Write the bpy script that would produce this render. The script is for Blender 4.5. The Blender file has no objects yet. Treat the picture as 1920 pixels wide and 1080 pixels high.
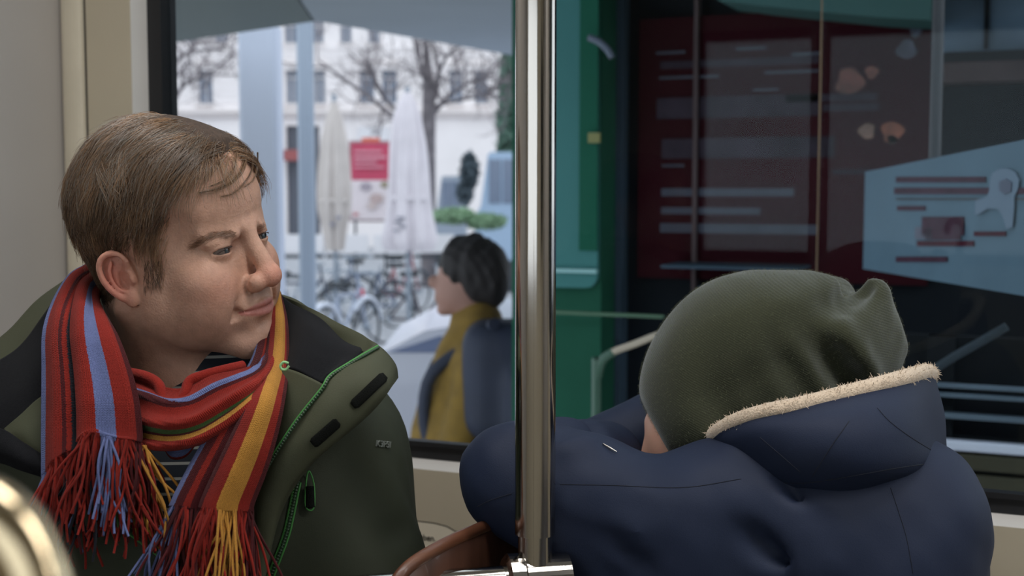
import bpy, math, random
import numpy as np
from mathutils import Vector, Matrix
from mathutils.bvhtree import BVHTree

rng = np.random.default_rng(7)
random.seed(7)
sc = bpy.context.scene
COL = sc.collection
rad = math.radians

# ------------------------------------------------------------------ camera
FPX = 2400.0                       # focal length in pixels of a 1920x1080 frame
PITCH = rad(4.5); YAW = rad(23.5)
CAM = np.array([0.0, 0.0, 1.25])   # metres above the tram floor
cam = bpy.data.cameras.new('camera'); cam_o = bpy.data.objects.new('camera', cam)
COL.objects.link(cam_o)
cam.sensor_width = 36.0; cam.lens = 36.0 * FPX / 1920.0
cam.clip_start = 0.02; cam.clip_end = 400
cam_o.location = CAM
cam_o.rotation_euler = (math.pi/2 - PITCH, 0, YAW)
cam.dof.use_dof = True; cam.dof.focus_distance = 1.17; cam.dof.aperture_fstop = 7.0
sc.camera = cam_o

# ------------------------------------------------------------------ world, exposure
sc.view_settings.view_transform = 'Standard'
sc.view_settings.look = 'None'
sc.view_settings.exposure = 0.0
sc.view_settings.gamma = 1.0
sc.view_settings.use_curve_mapping = False
wd = bpy.data.worlds.new('overcast'); sc.world = wd; wd.use_nodes = True
wn = wd.node_tree.nodes
wn['Background'].inputs['Color'].default_value = (0.93, 0.95, 1.0, 1)
wn['Background'].inputs['Strength'].default_value = 1.85

# ------------------------------------------------------------------ coordinates
# V frame: x to the right of the view, y level forward, z up, origin at the camera
cP, sP, cY, sY = math.cos(PITCH), math.sin(PITCH), math.cos(YAW), math.sin(YAW)
def V(px, py, d):
    x = d*(px-960)/FPX; v = d*(540-py)/FPX
    return np.array([x, d*cP + v*sP, -d*sP + v*cP])
def W(v):
    v = np.asarray(v, float)
    x, y, z = v[..., 0], v[..., 1], v[..., 2]
    return np.stack([x*cY - y*sY, x*sY + y*cY, z], -1) + CAM
def VW(w):
    w = np.asarray(w, float) - CAM
    x, y, z = w[..., 0], w[..., 1], w[..., 2]
    return np.stack([x*cY + y*sY, -x*sY + y*cY, z], -1)
def PW(px, py, d): return W(V(px, py, d))
def onwall(px, py, Y):                 # where the sight line meets the plane Y = const (world)
    p = W(V(px, py, 1.0)) - CAM
    return CAM + p*(Y/p[1])
def S(r, g, b, a=1.0):
    f = lambda c: c/12.92 if c <= 0.04045 else ((c+0.055)/1.055)**2.4
    return (f(r/255), f(g/255), f(b/255), a)

# ------------------------------------------------------------------ materials
def mat(name, col, rough=0.6, metal=0.0, var=0.0, vscale=20.0, bump=0.0, bscale=60.0, spec=0.5,
        sheen=0.0, sss=0.0, attr=False, col2=None, coat=0.0, stretch=None):
    m = bpy.data.materials.new(name); m.use_nodes = True
    nt = m.node_tree; N = nt.nodes; L = nt.links
    b = N['Principled BSDF']
    b.inputs['Roughness'].default_value = rough
    b.inputs['Metallic'].default_value = metal
    b.inputs['Specular IOR Level'].default_value = spec
    b.inputs['Base Color'].default_value = col if len(col) == 4 else (*col, 1)
    if sheen: b.inputs['Sheen Weight'].default_value = sheen
    if coat: b.inputs['Coat Weight'].default_value = coat
    if sss:
        b.inputs['Subsurface Weight'].default_value = sss
        b.inputs['Subsurface Radius'].default_value = (1.0, 0.4, 0.2)
        b.inputs['Subsurface Scale'].default_value = 0.006
    tc = N.new('ShaderNodeTexCoord'); src = tc.outputs['Object']
    if stretch:
        mp = N.new('ShaderNodeMapping'); mp.inputs['Scale'].default_value = stretch
        L.new(src, mp.inputs['Vector']); src = mp.outputs['Vector']
    base = None
    if attr:
        a = N.new('ShaderNodeAttribute'); a.attribute_name = 'Col'; base = a.outputs['Color']
    if var:
        nz = N.new('ShaderNodeTexNoise'); nz.inputs['Scale'].default_value = vscale
        nz.inputs['Detail'].default_value = 5
        L.new(src, nz.inputs['Vector'])
        rp = N.new('ShaderNodeMapRange'); rp.inputs[1].default_value = 0.3; rp.inputs[2].default_value = 0.7
        L.new(nz.outputs['Fac'], rp.inputs[0])
        if col2 is not None:
            mx = N.new('ShaderNodeMix'); mx.data_type = 'RGBA'
            L.new(rp.outputs[0], mx.inputs['Factor'])
            mx.inputs['A'].default_value = col; mx.inputs['B'].default_value = col2
            base = mx.outputs['Result']
        else:
            rp.inputs[3].default_value = 1-var; rp.inputs[4].default_value = 1+var
            mx = N.new('ShaderNodeVectorMath'); mx.operation = 'MULTIPLY'
            if base is not None: L.new(base, mx.inputs[0])
            else: mx.inputs[0].default_value = col[:3]
            L.new(rp.outputs[0], mx.inputs[1]); base = mx.outputs[0]
    if base is not None: L.new(base, b.inputs['Base Color'])
    if bump:
        nb = N.new('ShaderNodeTexNoise'); nb.inputs['Scale'].default_value = bscale; nb.inputs['Detail'].default_value = 4
        L.new(src, nb.inputs['Vector'])
        bp = N.new('ShaderNodeBump'); bp.inputs['Strength'].default_value = bump; bp.inputs['Distance'].default_value = 0.002
        L.new(nb.outputs['Fac'], bp.inputs['Height']); L.new(bp.outputs['Normal'], b.inputs['Normal'])
    return m

def knit_mat(name, stops=None, col=(0.5, 0.1, 0.05, 1), su=260, sv=90, sheen=0.06, strength=0.5, attr=False):
    """wool: stripes across the width (U) of the UV map, stitch relief"""
    m = bpy.data.materials.new(name); m.use_nodes = True
    nt = m.node_tree; N = nt.nodes; L = nt.links; b = N['Principled BSDF']
    b.inputs['Roughness'].default_value = 0.95; b.inputs['Specular IOR Level'].default_value = 0.15
    b.inputs['Sheen Weight'].default_value = sheen; b.inputs['Sheen Roughness'].default_value = 0.6
    uv = N.new('ShaderNodeUVMap')
    nz = N.new('ShaderNodeTexNoise'); nz.inputs['Scale'].default_value = 900
    nz2 = N.new('ShaderNodeTexNoise'); nz2.inputs['Scale'].default_value = 30
    tc = N.new('ShaderNodeTexCoord')
    L.new(tc.outputs['Object'], nz.inputs['Vector']); L.new(tc.outputs['Object'], nz2.inputs['Vector'])
    base = None
    if stops:
        sp = N.new('ShaderNodeSeparateXYZ'); L.new(uv.outputs['UV'], sp.inputs[0])
        ad = N.new('ShaderNodeMath'); ad.operation = 'MULTIPLY_ADD'
        L.new(nz.outputs['Fac'], ad.inputs[0]); ad.inputs[1].default_value = 0.02; 
        sb = N.new('ShaderNodeMath'); sb.operation = 'SUBTRACT'; sb.inputs[1].default_value = 0.01
        L.new(sp.outputs['X'], sb.inputs[0]); L.new(sb.outputs[0], ad.inputs[2])
        cr = N.new('ShaderNodeValToRGB'); cr.color_ramp.interpolation = 'CONSTANT'
        e = cr.color_ramp.elements
        while len(e) > 1: e.remove(e[-1])
        e[0].position = 0; e[0].color = stops[0][1]
        for p, c in stops[1:]:
            k = e.new(p); k.color = c
        L.new(ad.outputs[0], cr.inputs['Fac']); base = cr.outputs['Color']
    mr = N.new('ShaderNodeMapRange'); mr.inputs[1].default_value = 0.3; mr.inputs[2].default_value = 0.7
    mr.inputs[3].default_value = 0.72; mr.inputs[4].default_value = 1.25
    av = N.new('ShaderNodeMath'); av.operation = 'ADD'; 
    hf = N.new('ShaderNodeMath'); hf.operation = 'MULTIPLY'; hf.inputs[1].default_value = 0.5
    L.new(nz.outputs['Fac'], av.inputs[0]); L.new(nz2.outputs['Fac'], av.inputs[1]); L.new(av.outputs[0], hf.inputs[0])
    L.new(hf.outputs[0], mr.inputs[0])
    mu = N.new('ShaderNodeVectorMath'); mu.operation = 'MULTIPLY'
    if attr:
        at = N.new('ShaderNodeAttribute'); at.attribute_name = 'Col'; base = at.outputs['Color']
    if base is not None: L.new(base, mu.inputs[0])
    else: mu.inputs[0].default_value = col[:3]
    L.new(mr.outputs[0], mu.inputs[1]); L.new(mu.outputs[0], b.inputs['Base Color'])
    # stitches: V shaped columns
    sp2 = N.new('ShaderNodeSeparateXYZ'); L.new(uv.outputs['UV'], sp2.inputs[0])
    def math_(op, a, b_=None):
        n = N.new('ShaderNodeMath'); n.operation = op
        for i, v in enumerate((a, b_)):
            if v is None: continue
            if isinstance(v, (int, float)): n.inputs[i].default_value = v
            else: L.new(v, n.inputs[i])
        return n.outputs[0]
    uu = math_('MULTIPLY', sp2.outputs['X'], su); vv = math_('MULTIPLY', sp2.outputs['Y'], sv)
    tri = math_('PINGPONG', uu, 1.0)
    ph = math_('ADD', vv, math_('MULTIPLY', tri, 0.6))
    s1 = math_('SINE', math_('MULTIPLY', ph, 6.283)); s2 = math_('SINE', math_('MULTIPLY', uu, 6.283))
    hgt = math_('ADD', math_('MULTIPLY', s1, 0.5), math_('ADD', math_('MULTIPLY', s2, 0.5), nz.outputs['Fac']))
    bp = N.new('ShaderNodeBump'); bp.inputs['Strength'].default_value = strength; bp.inputs['Distance'].default_value = 0.0012
    L.new(hgt, bp.inputs['Height']); L.new(bp.outputs['Normal'], b.inputs['Normal'])
    return m

def glass_mat(name, tint=(0.93, 0.97, 0.98, 1), ior=1.35):
    m = bpy.data.materials.new(name); m.use_nodes = True
    nt = m.node_tree; N = nt.nodes; L = nt.links
    N.remove(N['Principled BSDF'])
    t = N.new('ShaderNodeBsdfTransparent'); t.inputs['Color'].default_value = tint
    g = N.new('ShaderNodeBsdfGlossy'); g.inputs['Roughness'].default_value = 0.02
    g.inputs['Color'].default_value = (0.8, 0.9, 0.95, 1)
    f = N.new('ShaderNodeFresnel'); f.inputs['IOR'].default_value = ior
    mx = N.new('ShaderNodeMixShader')
    L.new(f.outputs[0], mx.inputs[0]); L.new(t.outputs[0], mx.inputs[1]); L.new(g.outputs[0], mx.inputs[2])
    L.new(mx.outputs[0], N['Material Output'].inputs['Surface'])
    return m
def emit_mat(name, col, s):
    m = bpy.data.materials.new(name); m.use_nodes = True
    b = m.node_tree.nodes['Principled BSDF']
    b.inputs['Emission Color'].default_value = col; b.inputs['Emission Strength'].default_value = s
    return m

# ------------------------------------------------------------------ objects
def tag(o, label=None, cat=None, group=None, kind=None):
    if label: o['label'] = label
    if cat: o['category'] = cat
    if group: o['group'] = group
    if kind: o['kind'] = kind
    return o
def thing(name, base, label=None, cat=None, group=None, kind=None):
    o = bpy.data.objects.new(name, None); COL.objects.link(o)
    o.empty_display_size = 0.05
    o.location = base
    return tag(o, label, cat, group, kind)
def origin_of(p):
    o = np.zeros(3)
    while p is not None:
        o = o + np.array(p.location); p = p.parent
    return o
def obj(name, verts, faces, m, parent=None, smooth=True, space='V', uv=None, col=None, base=None):
    """one mesh object; verts in the V frame or in the world ('W')"""
    v = np.asarray(verts, float)
    if space == 'V': v = W(v)
    org = origin_of(parent)
    own = np.zeros(3)
    if parent is None:
        own = np.array([v[:, 0].mean(), v[:, 1].mean(), v[:, 2].min()]) if base is None else np.array(base)
    v = v - org - own
    me = bpy.data.meshes.new(name)
    if isinstance(faces, np.ndarray):
        k = faces.shape[1]; n = len(faces)
        me.vertices.add(len(v)); me.vertices.foreach_set('co', v.astype(np.float32).ravel())
        me.loops.add(n*k); me.loops.foreach_set('vertex_index', faces.astype(np.int32).ravel())
        me.polygons.add(n); me.polygons.foreach_set('loop_start', np.arange(0, n*k, k, dtype=np.int32))
        me.update(calc_edges=True)
    else:
        if smooth:                        # caps get vertices of their own so the sides shade cleanly
            v = list(v); nf = []
            for q in faces:
                if len(q) > 4:
                    k = len(v); v += [v[i] for i in q]; q = tuple(range(k, k+len(q)))
                    if uv is not None or col is not None: raise ValueError('caps')
                nf.append(q)
            faces = nf; v = np.array(v)
        me.from_pydata(v.tolist(), [], faces)
    if smooth:
        tot = np.empty(len(me.polygons), np.int32); me.polygons.foreach_get('loop_total', tot)
        me.polygons.foreach_set('use_smooth', tot <= 4)
    if uv is not None:
        l = me.uv_layers.new(name='UVMap')
        li = np.empty(len(me.loops), np.int32); me.loops.foreach_get('vertex_index', li)
        l.data.foreach_set('uv', np.asarray(uv, np.float32)[li].ravel())
    if col is not None:
        a = me.color_attributes.new('Col', 'FLOAT_COLOR', 'POINT')
        c = np.ones((len(v), 4), np.float32); c[:, :3] = np.asarray(col)[:, :3]
        a.data.foreach_set('color', c.ravel())
    me.validate()
    if m is not None: me.materials.append(m)
    o = bpy.data.objects.new(name, me); COL.objects.link(o)
    o.location = own
    if parent is not None: o.parent = parent
    return o
def dup(o, parent=None, delta=(0, 0, 0)):
    c = o.copy(); COL.objects.link(c); c.parent = parent
    c.location = Vector(o.location) + Vector(delta)
    for ch in list(o.children): dup(ch, c)
    return c
def merge(parts):
    vs, fs, n = [], [], 0
    for v, f in parts:
        vs.append(np.asarray(v, float)); 
        fs += [tuple(int(i)+n for i in q) for q in f]; n += len(v)
    return np.concatenate(vs), fs

# ------------------------------------------------------------------ shapes
def crom(P, n, closed=False):
    """Catmull-Rom through the rows of P (k, ...) resampled to n rows"""
    P = np.asarray(P, float); k = len(P)
    if closed:
        t = np.linspace(0, k, n, endpoint=False); i = np.floor(t).astype(int); f = t-i
        g = lambda j: P[(i+j) % k]
    else:
        t = np.linspace(0, k-1, n); i = np.minimum(np.floor(t).astype(int), k-2); f = t-i
        E = np.concatenate([[2*P[0]-P[1]], P, [2*P[-1]-P[-2]]])
        g = lambda j: E[i+j+1]
    f = f.reshape((-1,)+(1,)*(P.ndim-1))
    a, b, c, d = g(-1), g(0), g(1), g(2)
    return 0.5*((2*b)+(-a+c)*f+(2*a-5*b+4*c-d)*f*f+(-a+3*b-3*c+d)*f**3)
def gridnorm(G):
    du = np.gradient(G, axis=0); dv = np.gradient(G, axis=1)
    n = np.cross(du, dv); return n/(np.linalg.norm(n, axis=-1, keepdims=True)+1e-12)
def sheet(G, thick, closed_u=False):
    """thick sheet from a grid (n,m,3): verts, quads, uv (u across the columns, v along the rows)"""
    n, m, _ = G.shape; Nn = gridnorm(G)
    A = G+Nn*thick/2; B = G-Nn*thick/2
    v = np.concatenate([A.reshape(-1, 3), B.reshape(-1, 3)])
    idx = np.arange(n*m).reshape(n, m)
    q = np.stack([idx[:-1, :-1], idx[1:, :-1], idx[1:, 1:], idx[:-1, 1:]], -1).reshape(-1, 4)
    o = n*m
    F = [q, q[:, ::-1]+o]
    def rim(line, flip):
        a, b = line[:-1], line[1:]
        r = np.stack([a, b, b+o, a+o], -1)
        F.append(r[:, ::-1] if flip else r)
    rim(idx[0, :], False); rim(idx[-1, :], True); rim(idx[:, 0], True); rim(idx[:, -1], False)
    uu, vv = np.meshgrid(np.linspace(0, 1, m), np.linspace(0, 1, n))
    uv = np.stack([uu, vv], -1).reshape(-1, 2); uv = np.concatenate([uv, uv])
    return v, np.concatenate(F), uv
def patch(rows, n=40, m=30):
    R = np.array([[V(*p) for p in r] for r in rows])
    R = crom(R, n); R = crom(R.transpose(1, 0, 2), m).transpose(1, 0, 2)
    return R
def tubes(P, R, sides=3, cap=False):
    """P (N,K,3) polylines, R (N,K) radii -> verts, quads"""
    P = np.asarray(P, float); N_, K, _ = P.shape
    R = np.broadcast_to(np.asarray(R, float), (N_, K))
    T = np.gradient(P, axis=1); T /= np.linalg.norm(T, axis=-1, keepdims=True)+1e-12
    ref = np.where(np.abs(T[:, :1, 2:3]) < 0.85, np.array([0, 0, 1.0]), np.array([1.0, 0, 0]))
    ref = np.broadcast_to(ref, T.shape)
    A = np.cross(T, ref); A /= np.linalg.norm(A, axis=-1, keepdims=True)+1e-12
    B = np.cross(T, A)
    ang = np.arange(sides)*2*math.pi/sides
    X = P[:, :, None]+R[:, :, None, None]*(A[:, :, None]*np.cos(ang)[:, None]+B[:, :, None]*np.sin(ang)[:, None])
    idx = np.arange(N_*K*sides).reshape(N_, K, sides)
    nx = np.roll(idx, -1, axis=2)
    q = np.stack([idx[:, :-1], nx[:, :-1], nx[:, 1:], idx[:, 1:]], -1).reshape(-1, 4)
    return X.reshape(-1, 3), q
def tube(pts, r, sides=10, n=None, closed=False):
    """single smooth tube with caps; r scalar or list"""
    pts = np.asarray(pts, float)
    if n: 
        rr = np.asarray(r, float) if np.ndim(r) else np.full(len(pts), r)
        rr = crom(rr[:, None], n, closed)[:, 0]; pts = crom(pts, n, closed)
    else: rr = np.full(len(pts), r) if not np.ndim(r) else np.asarray(r, float)
    # parallel transport frame
    K = len(pts); T = np.gradient(pts, axis=0) if not closed else (np.roll(pts, -1, 0)-np.roll(pts, 1, 0))
    T /= np.linalg.norm(T, axis=1, keepdims=True)+1e-12
    a = np.cross(T[0], [0, 0, 1.0]); 
    if np.linalg.norm(a) < 0.1: a = np.cross(T[0], [1.0, 0, 0])
    A = [a/np.linalg.norm(a)]
    for i in range(1, K):
        b = A[-1]-T[i]*np.dot(A[-1], T[i]); A.append(b/np.linalg.norm(b))
    A = np.array(A); B = np.cross(T, A)
    ang = np.arange(sides)*2*math.pi/sides
    X = pts[:, None]+rr[:, None, None]*(A[:, None]*np.cos(ang)[None, :, None]+B[:, None]*np.sin(ang)[None, :, None])
    v = X.reshape(-1, 3); f = []
    kk = K if closed else K-1
    for i in range(kk):
        j = (i+1) % K
        for s in range(sides):
            t = (s+1) % sides
            f.append((i*sides+s, i*sides+t, j*sides+t, j*sides+s))
    if not closed:
        f.append(tuple(range(sides))[::-1]); f.append(tuple((K-1)*sides+s for s in range(sides)))
    return v, f
def box(lo, hi):
    x0, y0, z0 = lo; x1, y1, z1 = hi
    v = [(x0,y0,z0),(x1,y0,z0),(x1,y1,z0),(x0,y1,z0),(x0,y0,z1),(x1,y0,z1),(x1,y1,z1),(x0,y1,z1)]
    f = [(0,3,2,1),(4,5,6,7),(0,1,5,4),(1,2,6,5),(2,3,7,6),(3,0,4,7)]
    return v, f
def bevel_box(lo, hi, b):
    """box with chamfered edges (24 verts)"""
    lo, hi = np.array(lo, float), np.array(hi, float); c = (lo+hi)/2; h = (hi-lo)/2
    b = min(b, h.min()*0.9); v = []; ids = {}
    for sx in (-1, 1):
        for sy in (-1, 1):
            for sz in (-1, 1):
                s = np.array([sx, sy, sz])
                for a in range(3):
                    p = c+s*(h-b); p[a] = c[a]+s[a]*h[a]
                    ids[(sx, sy, sz, a)] = len(v); v.append(p)
    f = []
    for a in range(3):
        u, w = (a+1) % 3, (a+2) % 3
        for sg in (-1, 1):
            q = []
            for su, sw in ((-1,-1),(1,-1),(1,1),(-1,1)):
                s = [0,0,0]; s[a] = sg; s[u] = su; s[w] = sw
                q.append(ids[(*s, a)])
            f.append(tuple(q if sg > 0 else q[::-1]))
    for a in range(3):
        u, w = (a+1) % 3, (a+2) % 3
        for su in (-1, 1):
            for sw in (-1, 1):
                q = []
                for sa, ax in ((-1,u),(1,u),(1,w),(-1,w)):
                    s = [0,0,0]; s[a] = sa; s[u] = su; s[w] = sw
                    q.append(ids[(*s, ax)])
                f.append(tuple(q if su*sw > 0 else q[::-1]))
    for sx in (-1, 1):
        for sy in (-1, 1):
            for sz in (-1, 1):
                q = [ids[(sx, sy, sz, a)] for a in range(3)]
                f.append(tuple(q if sx*sy*sz > 0 else q[::-1]))
    return np.array(v), f
def lathe(prof, sides=24, axis_pt=(0, 0, 0), mod=None):
    """profile [(r, z)] around z; mod(theta, i) scales r"""
    v, f = [], []; k = len(prof)
    for i, (r, z) in enumerate(prof):
        for s in range(sides):
            t = s*2*math.pi/sides; rr = r*(mod(t, i) if mod else 1)
            v.append((axis_pt[0]+rr*math.cos(t), axis_pt[1]+rr*math.sin(t), axis_pt[2]+z))
    for i in range(k-1):
        for s in range(sides):
            t = (s+1) % sides
            f.append((i*sides+s, i*sides+t, (i+1)*sides+t, (i+1)*sides+s))
    f.append(tuple(range(sides))[::-1]); f.append(tuple((k-1)*sides+s for s in range(sides)))
    return np.array(v), f
def prism(poly, vec):
    """extrude a planar polygon (list of 3d points) by vec"""
    p = np.asarray(poly, float); n = len(p); v = np.concatenate([p, p+np.asarray(vec)])
    f = [tuple(range(n)), tuple(range(2*n-1, n-1, -1))]+[(i, i+n, (i+1) % n+n, (i+1) % n) for i in range(n)]
    return v, f
def text_mesh(s, size, pos, xdir, ydir, m, parent, name='lettering', depth=0.0004):
    c = bpy.data.curves.new('t', 'FONT'); c.body = s; c.size = size; c.extrude = depth
    o = bpy.data.objects.new('t', c); COL.objects.link(o)
    bpy.context.view_layer.update()
    me = bpy.data.meshes.new_from_object(o.evaluated_get(bpy.context.evaluated_depsgraph_get()))
    v = np.array([x.co for x in me.vertices]); f = [tuple(p.vertices) for p in me.polygons]
    bpy.data.objects.remove(o); bpy.data.curves.remove(c); bpy.data.meshes.remove(me)
    xd = np.asarray(xdir, float); xd /= np.linalg.norm(xd); yd = np.asarray(ydir, float); yd -= xd*np.dot(xd, yd); yd /= np.linalg.norm(yd)
    zd = np.cross(xd, yd)
    w = np.asarray(pos)+v[:, :1]*xd+v[:, 1:2]*yd+v[:, 2:]*zd
    return obj(name, w, f, m, parent, smooth=False, space='W')

# ------------------------------------------------------------------ signed distance modelling
def ell(p, c, r):
    q = (p-np.float32(c))/np.float32(r); k0 = np.sqrt((q*q).sum(1)); q = q/np.float32(r)
    k1 = np.sqrt((q*q).sum(1))+1e-9
    return k0*(k0-1)/k1
def sph(p, c, r): return np.sqrt(((p-np.float32(c))**2).sum(1))-r
def cap(p, a, b, ra, rb=None):
    rb = ra if rb is None else rb
    a = np.float32(a); b = np.float32(b); ba = b-a; pa = p-a
    t = np.clip((pa@ba)/(ba@ba+1e-12), 0, 1)
    return np.sqrt(((pa-t[:, None]*ba)**2).sum(1))-(ra+(rb-ra)*t)
def chain(p, pts, rs, k=0.0):
    d = None
    for i in range(len(pts)-1):
        e = cap(p, pts[i], pts[i+1], rs[i], rs[i+1]); d = e if d is None else (smin(d, e, k) if k else np.minimum(d, e))
    return d
def smin(a, b, k):
    h = np.clip(0.5+0.5*(b-a)/k, 0, 1); return b*(1-h)+a*h-k*h*(1-h)
def smax(a, b, k): return -smin(-a, -b, k)
def sub(a, b, k): return smax(a, -b, k)
def rbox(p, c, h, r, R=None):
    q = p-np.float32(c)
    if R is not None: q = q@np.float32(R)
    q = np.abs(q)-(np.float32(h)-r)
    return np.sqrt((np.maximum(q, 0)**2).sum(1))+np.minimum(q.max(1), 0)-r

def mesh_sdf(f, lo, hi, h, B=6, smooth=2, keep=1.9):
    """surface nets, evaluated only in blocks near the surface"""
    lo = np.array(lo, float); nb = np.ceil((np.array(hi, float)-lo)/h/B).astype(int)
    nx, ny, nz = nb*B
    bc = np.stack(np.meshgrid(*[np.arange(k) for k in nb], indexing='ij'), -1).reshape(-1, 3)
    cp = (lo+(bc*B+(B-1)/2)*h).astype(np.float32)
    cd = f(cp)
    val = np.repeat(np.repeat(np.repeat(cd.reshape(nb), B, 0), B, 1), B, 2).astype(np.float32)
    act = np.abs(cd) < keep*h*B*0.87
    off = np.stack(np.meshgrid(*[np.arange(B)]*3, indexing='ij'), -1).reshape(-1, 3)
    ab = bc[act]
    for s in range(0, len(ab), 1500):
        ix = (ab[s:s+1500, None]*B+off[None]).reshape(-1, 3)
        val[ix[:, 0], ix[:, 1], ix[:, 2]] = f((lo+ix*h).astype(np.float32))
    sg = val < 0
    # cells
    corners = [(i, j, k) for i in (0, 1) for j in (0, 1) for k in (0, 1)]
    cnt = np.zeros((nx-1, ny-1, nz-1), np.int8)
    for i, j, k in corners: cnt += sg[i:nx-1+i, j:ny-1+j, k:nz-1+k]
    cell = np.argwhere((cnt > 0) & (cnt < 8))
    cid = np.full((nx-1, ny-1, nz-1), -1, np.int32); cid[cell[:, 0], cell[:, 1], cell[:, 2]] = np.arange(len(cell))
    acc = np.zeros((len(cell), 3)); num = np.zeros(len(cell))
    for a in corners:
        for ax in range(3):
            if a[ax]: continue
            b = list(a); b[ax] = 1
            va = val[cell[:, 0]+a[0], cell[:, 1]+a[1], cell[:, 2]+a[2]]
            vb = val[cell[:, 0]+b[0], cell[:, 1]+b[1], cell[:, 2]+b[2]]
            m_ = (va < 0) != (vb < 0)
            t = np.where(m_, va/(va-vb+1e-20), 0)
            p = np.array(a, float)[None].repeat(len(cell), 0); p[:, ax] += t
            acc[m_] += p[m_]; num[m_] += 1
    vert = lo+(cell+acc/np.maximum(num, 1)[:, None])*h
    quads = []
    for ax in range(3):
        u, w = (ax+1) % 3, (ax+2) % 3
        s0 = [slice(None)]*3; s1 = [slice(None)]*3
        s0[ax] = slice(0, -1); s1[ax] = slice(1, None)
        ch = sg[tuple(s0)] != sg[tuple(s1)]
        e = np.argwhere(ch)
        e = e[(e[:, u] > 0) & (e[:, w] > 0) & (e[:, u] < val.shape[u]-1) & (e[:, w] < val.shape[w]-1)]
        ins = sg[e[:, 0], e[:, 1], e[:, 2]]
        def c_(du, dw):
            x = e.copy(); x[:, u] += du; x[:, w] += dw
            return cid[x[:, 0], x[:, 1], x[:, 2]]
        q = np.stack([c_(-1, -1), c_(0, -1), c_(0, 0), c_(-1, 0)], -1)
        q[~ins] = q[~ins][:, ::-1]; quads.append(q)
    q = np.concatenate(quads); q = q[(q >= 0).all(1)]
    for _ in range(smooth):
        s = np.zeros_like(vert); n = np.zeros(len(vert))
        for i in range(4):
            for j in (1, 3):
                np.add.at(s, q[:, i], vert[q[:, (i+j) % 4]]); np.add.at(n, q[:, i], 1)
        vert = np.where(n[:, None] > 0, 0.5*vert+0.5*s/np.maximum(n, 1)[:, None], vert)
    return vert, q
def bvh(v, f): return BVHTree.FromPolygons([tuple(x) for x in v], [tuple(int(i) for i in q) for q in f])
def hit(bv, px, py, off=0.001, near=30):
    """point where the surface (V frame) stands at that pixel, lifted along its normal"""
    d = V(px, py, 1.0); d /= np.linalg.norm(d)
    for k in range(near):
        for s in ((0, 0), (k, 0), (-k, 0), (0, k), (0, -k)):
            d = V(px+s[0]*3, py+s[1]*3, 1.0); d /= np.linalg.norm(d)
            r = bv.ray_cast(Vector((0, 0, 0)), Vector(d))
            if r[0] is not None:
                n = np.array(r[1]); n = n if n@d < 0 else -n
                p0 = V(px, py, 1.0); p0 /= np.linalg.norm(p0)
                return p0*r[3]+n*off
    raise ValueError((px, py))
def wav(p, seed, sc_, n=5):
    """smooth pseudo noise from a few sines, in -1..1"""
    r = np.random.default_rng(seed); o = 0
    for i in range(n):
        k = r.normal(size=3)*sc_*(1+0.35*i); o = o+np.sin(p@k+r.uniform(0, 6.28))/(1+0.4*i)
    return o/(n*0.55)
# ================================================================== the tram
YF, YG = 1.62, 1.66                         # inner face of the window wall, glass plane
M_wall = mat('cream_panel', S(190, 180, 158), 0.45, var=0.04, vscale=6, bump=0.04, bscale=300)
M_sur = mat('window_surround', S(214, 212, 208), 0.4, var=0.03, vscale=8)
M_trim = mat('cream_profile', S(212, 203, 182), 0.35, var=0.03)
M_part = mat('partition_laminate', S(182, 177, 172), 0.4, var=0.05, vscale=3, bump=0.03, bscale=200)
M_gask = mat('black_rubber', S(26, 27, 30), 0.45, bump=0.1, bscale=120)
M_gap = mat('dark_joint', S(45, 42, 38), 0.8)
M_floor = mat('tram_floor', S(70, 70, 74), 0.6, var=0.15, vscale=40)
M_ceil = mat('tram_ceiling', S(215, 212, 205), 0.5, var=0.03)
M_glass = glass_mat('window_glass', (0.90, 0.935, 0.95, 1), 1.2)
M_glass2 = glass_mat('opposite_glass', (0.95, 0.97, 0.97, 1), 1.3)
M_lampd = emit_mat('lamp_diffuser', (1.0, 0.95, 0.9, 1), 3.0)
M_alu = mat('brushed_aluminium', S(180, 180, 180), 0.35, 1.0)

XC = onwall(121, 250, YF)[0]                # corner with the end partition
XO = onwall(246, 100, YF)[0]                # outer edge of the window surround
XI = onwall(284, 100, YG-0.005)[0]          # gasket
XGL = onwall(316, 100, YG)[0]               # glass edge
ZG = onwall(1280, 872, YG)[2]
ZI = onwall(1280, 903, YG-0.005)[2]
ZO = onwall(1280, 928, YF)[2]
ZT = 2.02; XR = 3.2; ZC = 2.3; XE = 3.9; YB = -1.0; XL0 = XC-0.04

def struct(name, v, f, m, parent=None, **kw):
    o = obj(name, v, f, m, parent, smooth=False, space='W', **kw)
    if parent is None: o['kind'] = 'structure'
    return o
struct('floor', *box((XL0, YB-0.05, -0.06), (XE, 1.75, 0)), M_floor)
struct('ceiling', *box((XL0, YB-0.05, ZC), (XE, 1.75, ZC+0.05)), M_ceil)
v, f = merge([box((XL0, YF, 0), (XE, YF+0.06, ZO)), box((XL0, YF, ZT+0.04), (XE, YF+0.06, ZC)),
              box((XL0, YF, ZO), (XO, YF+0.06, ZT+0.04)), box((XR+0.04, YF, ZO), (XE, YF+0.06, ZT+0.04))])
struct('wall_back', v, f, M_wall)
struct('wall_left', *box((XC-0.06, YB, 0), (XC, YF, ZC)), M_part)
struct('wall_right', *box((XE, YB, 0), (XE+0.05, YF, ZC)), M_part)
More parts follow.
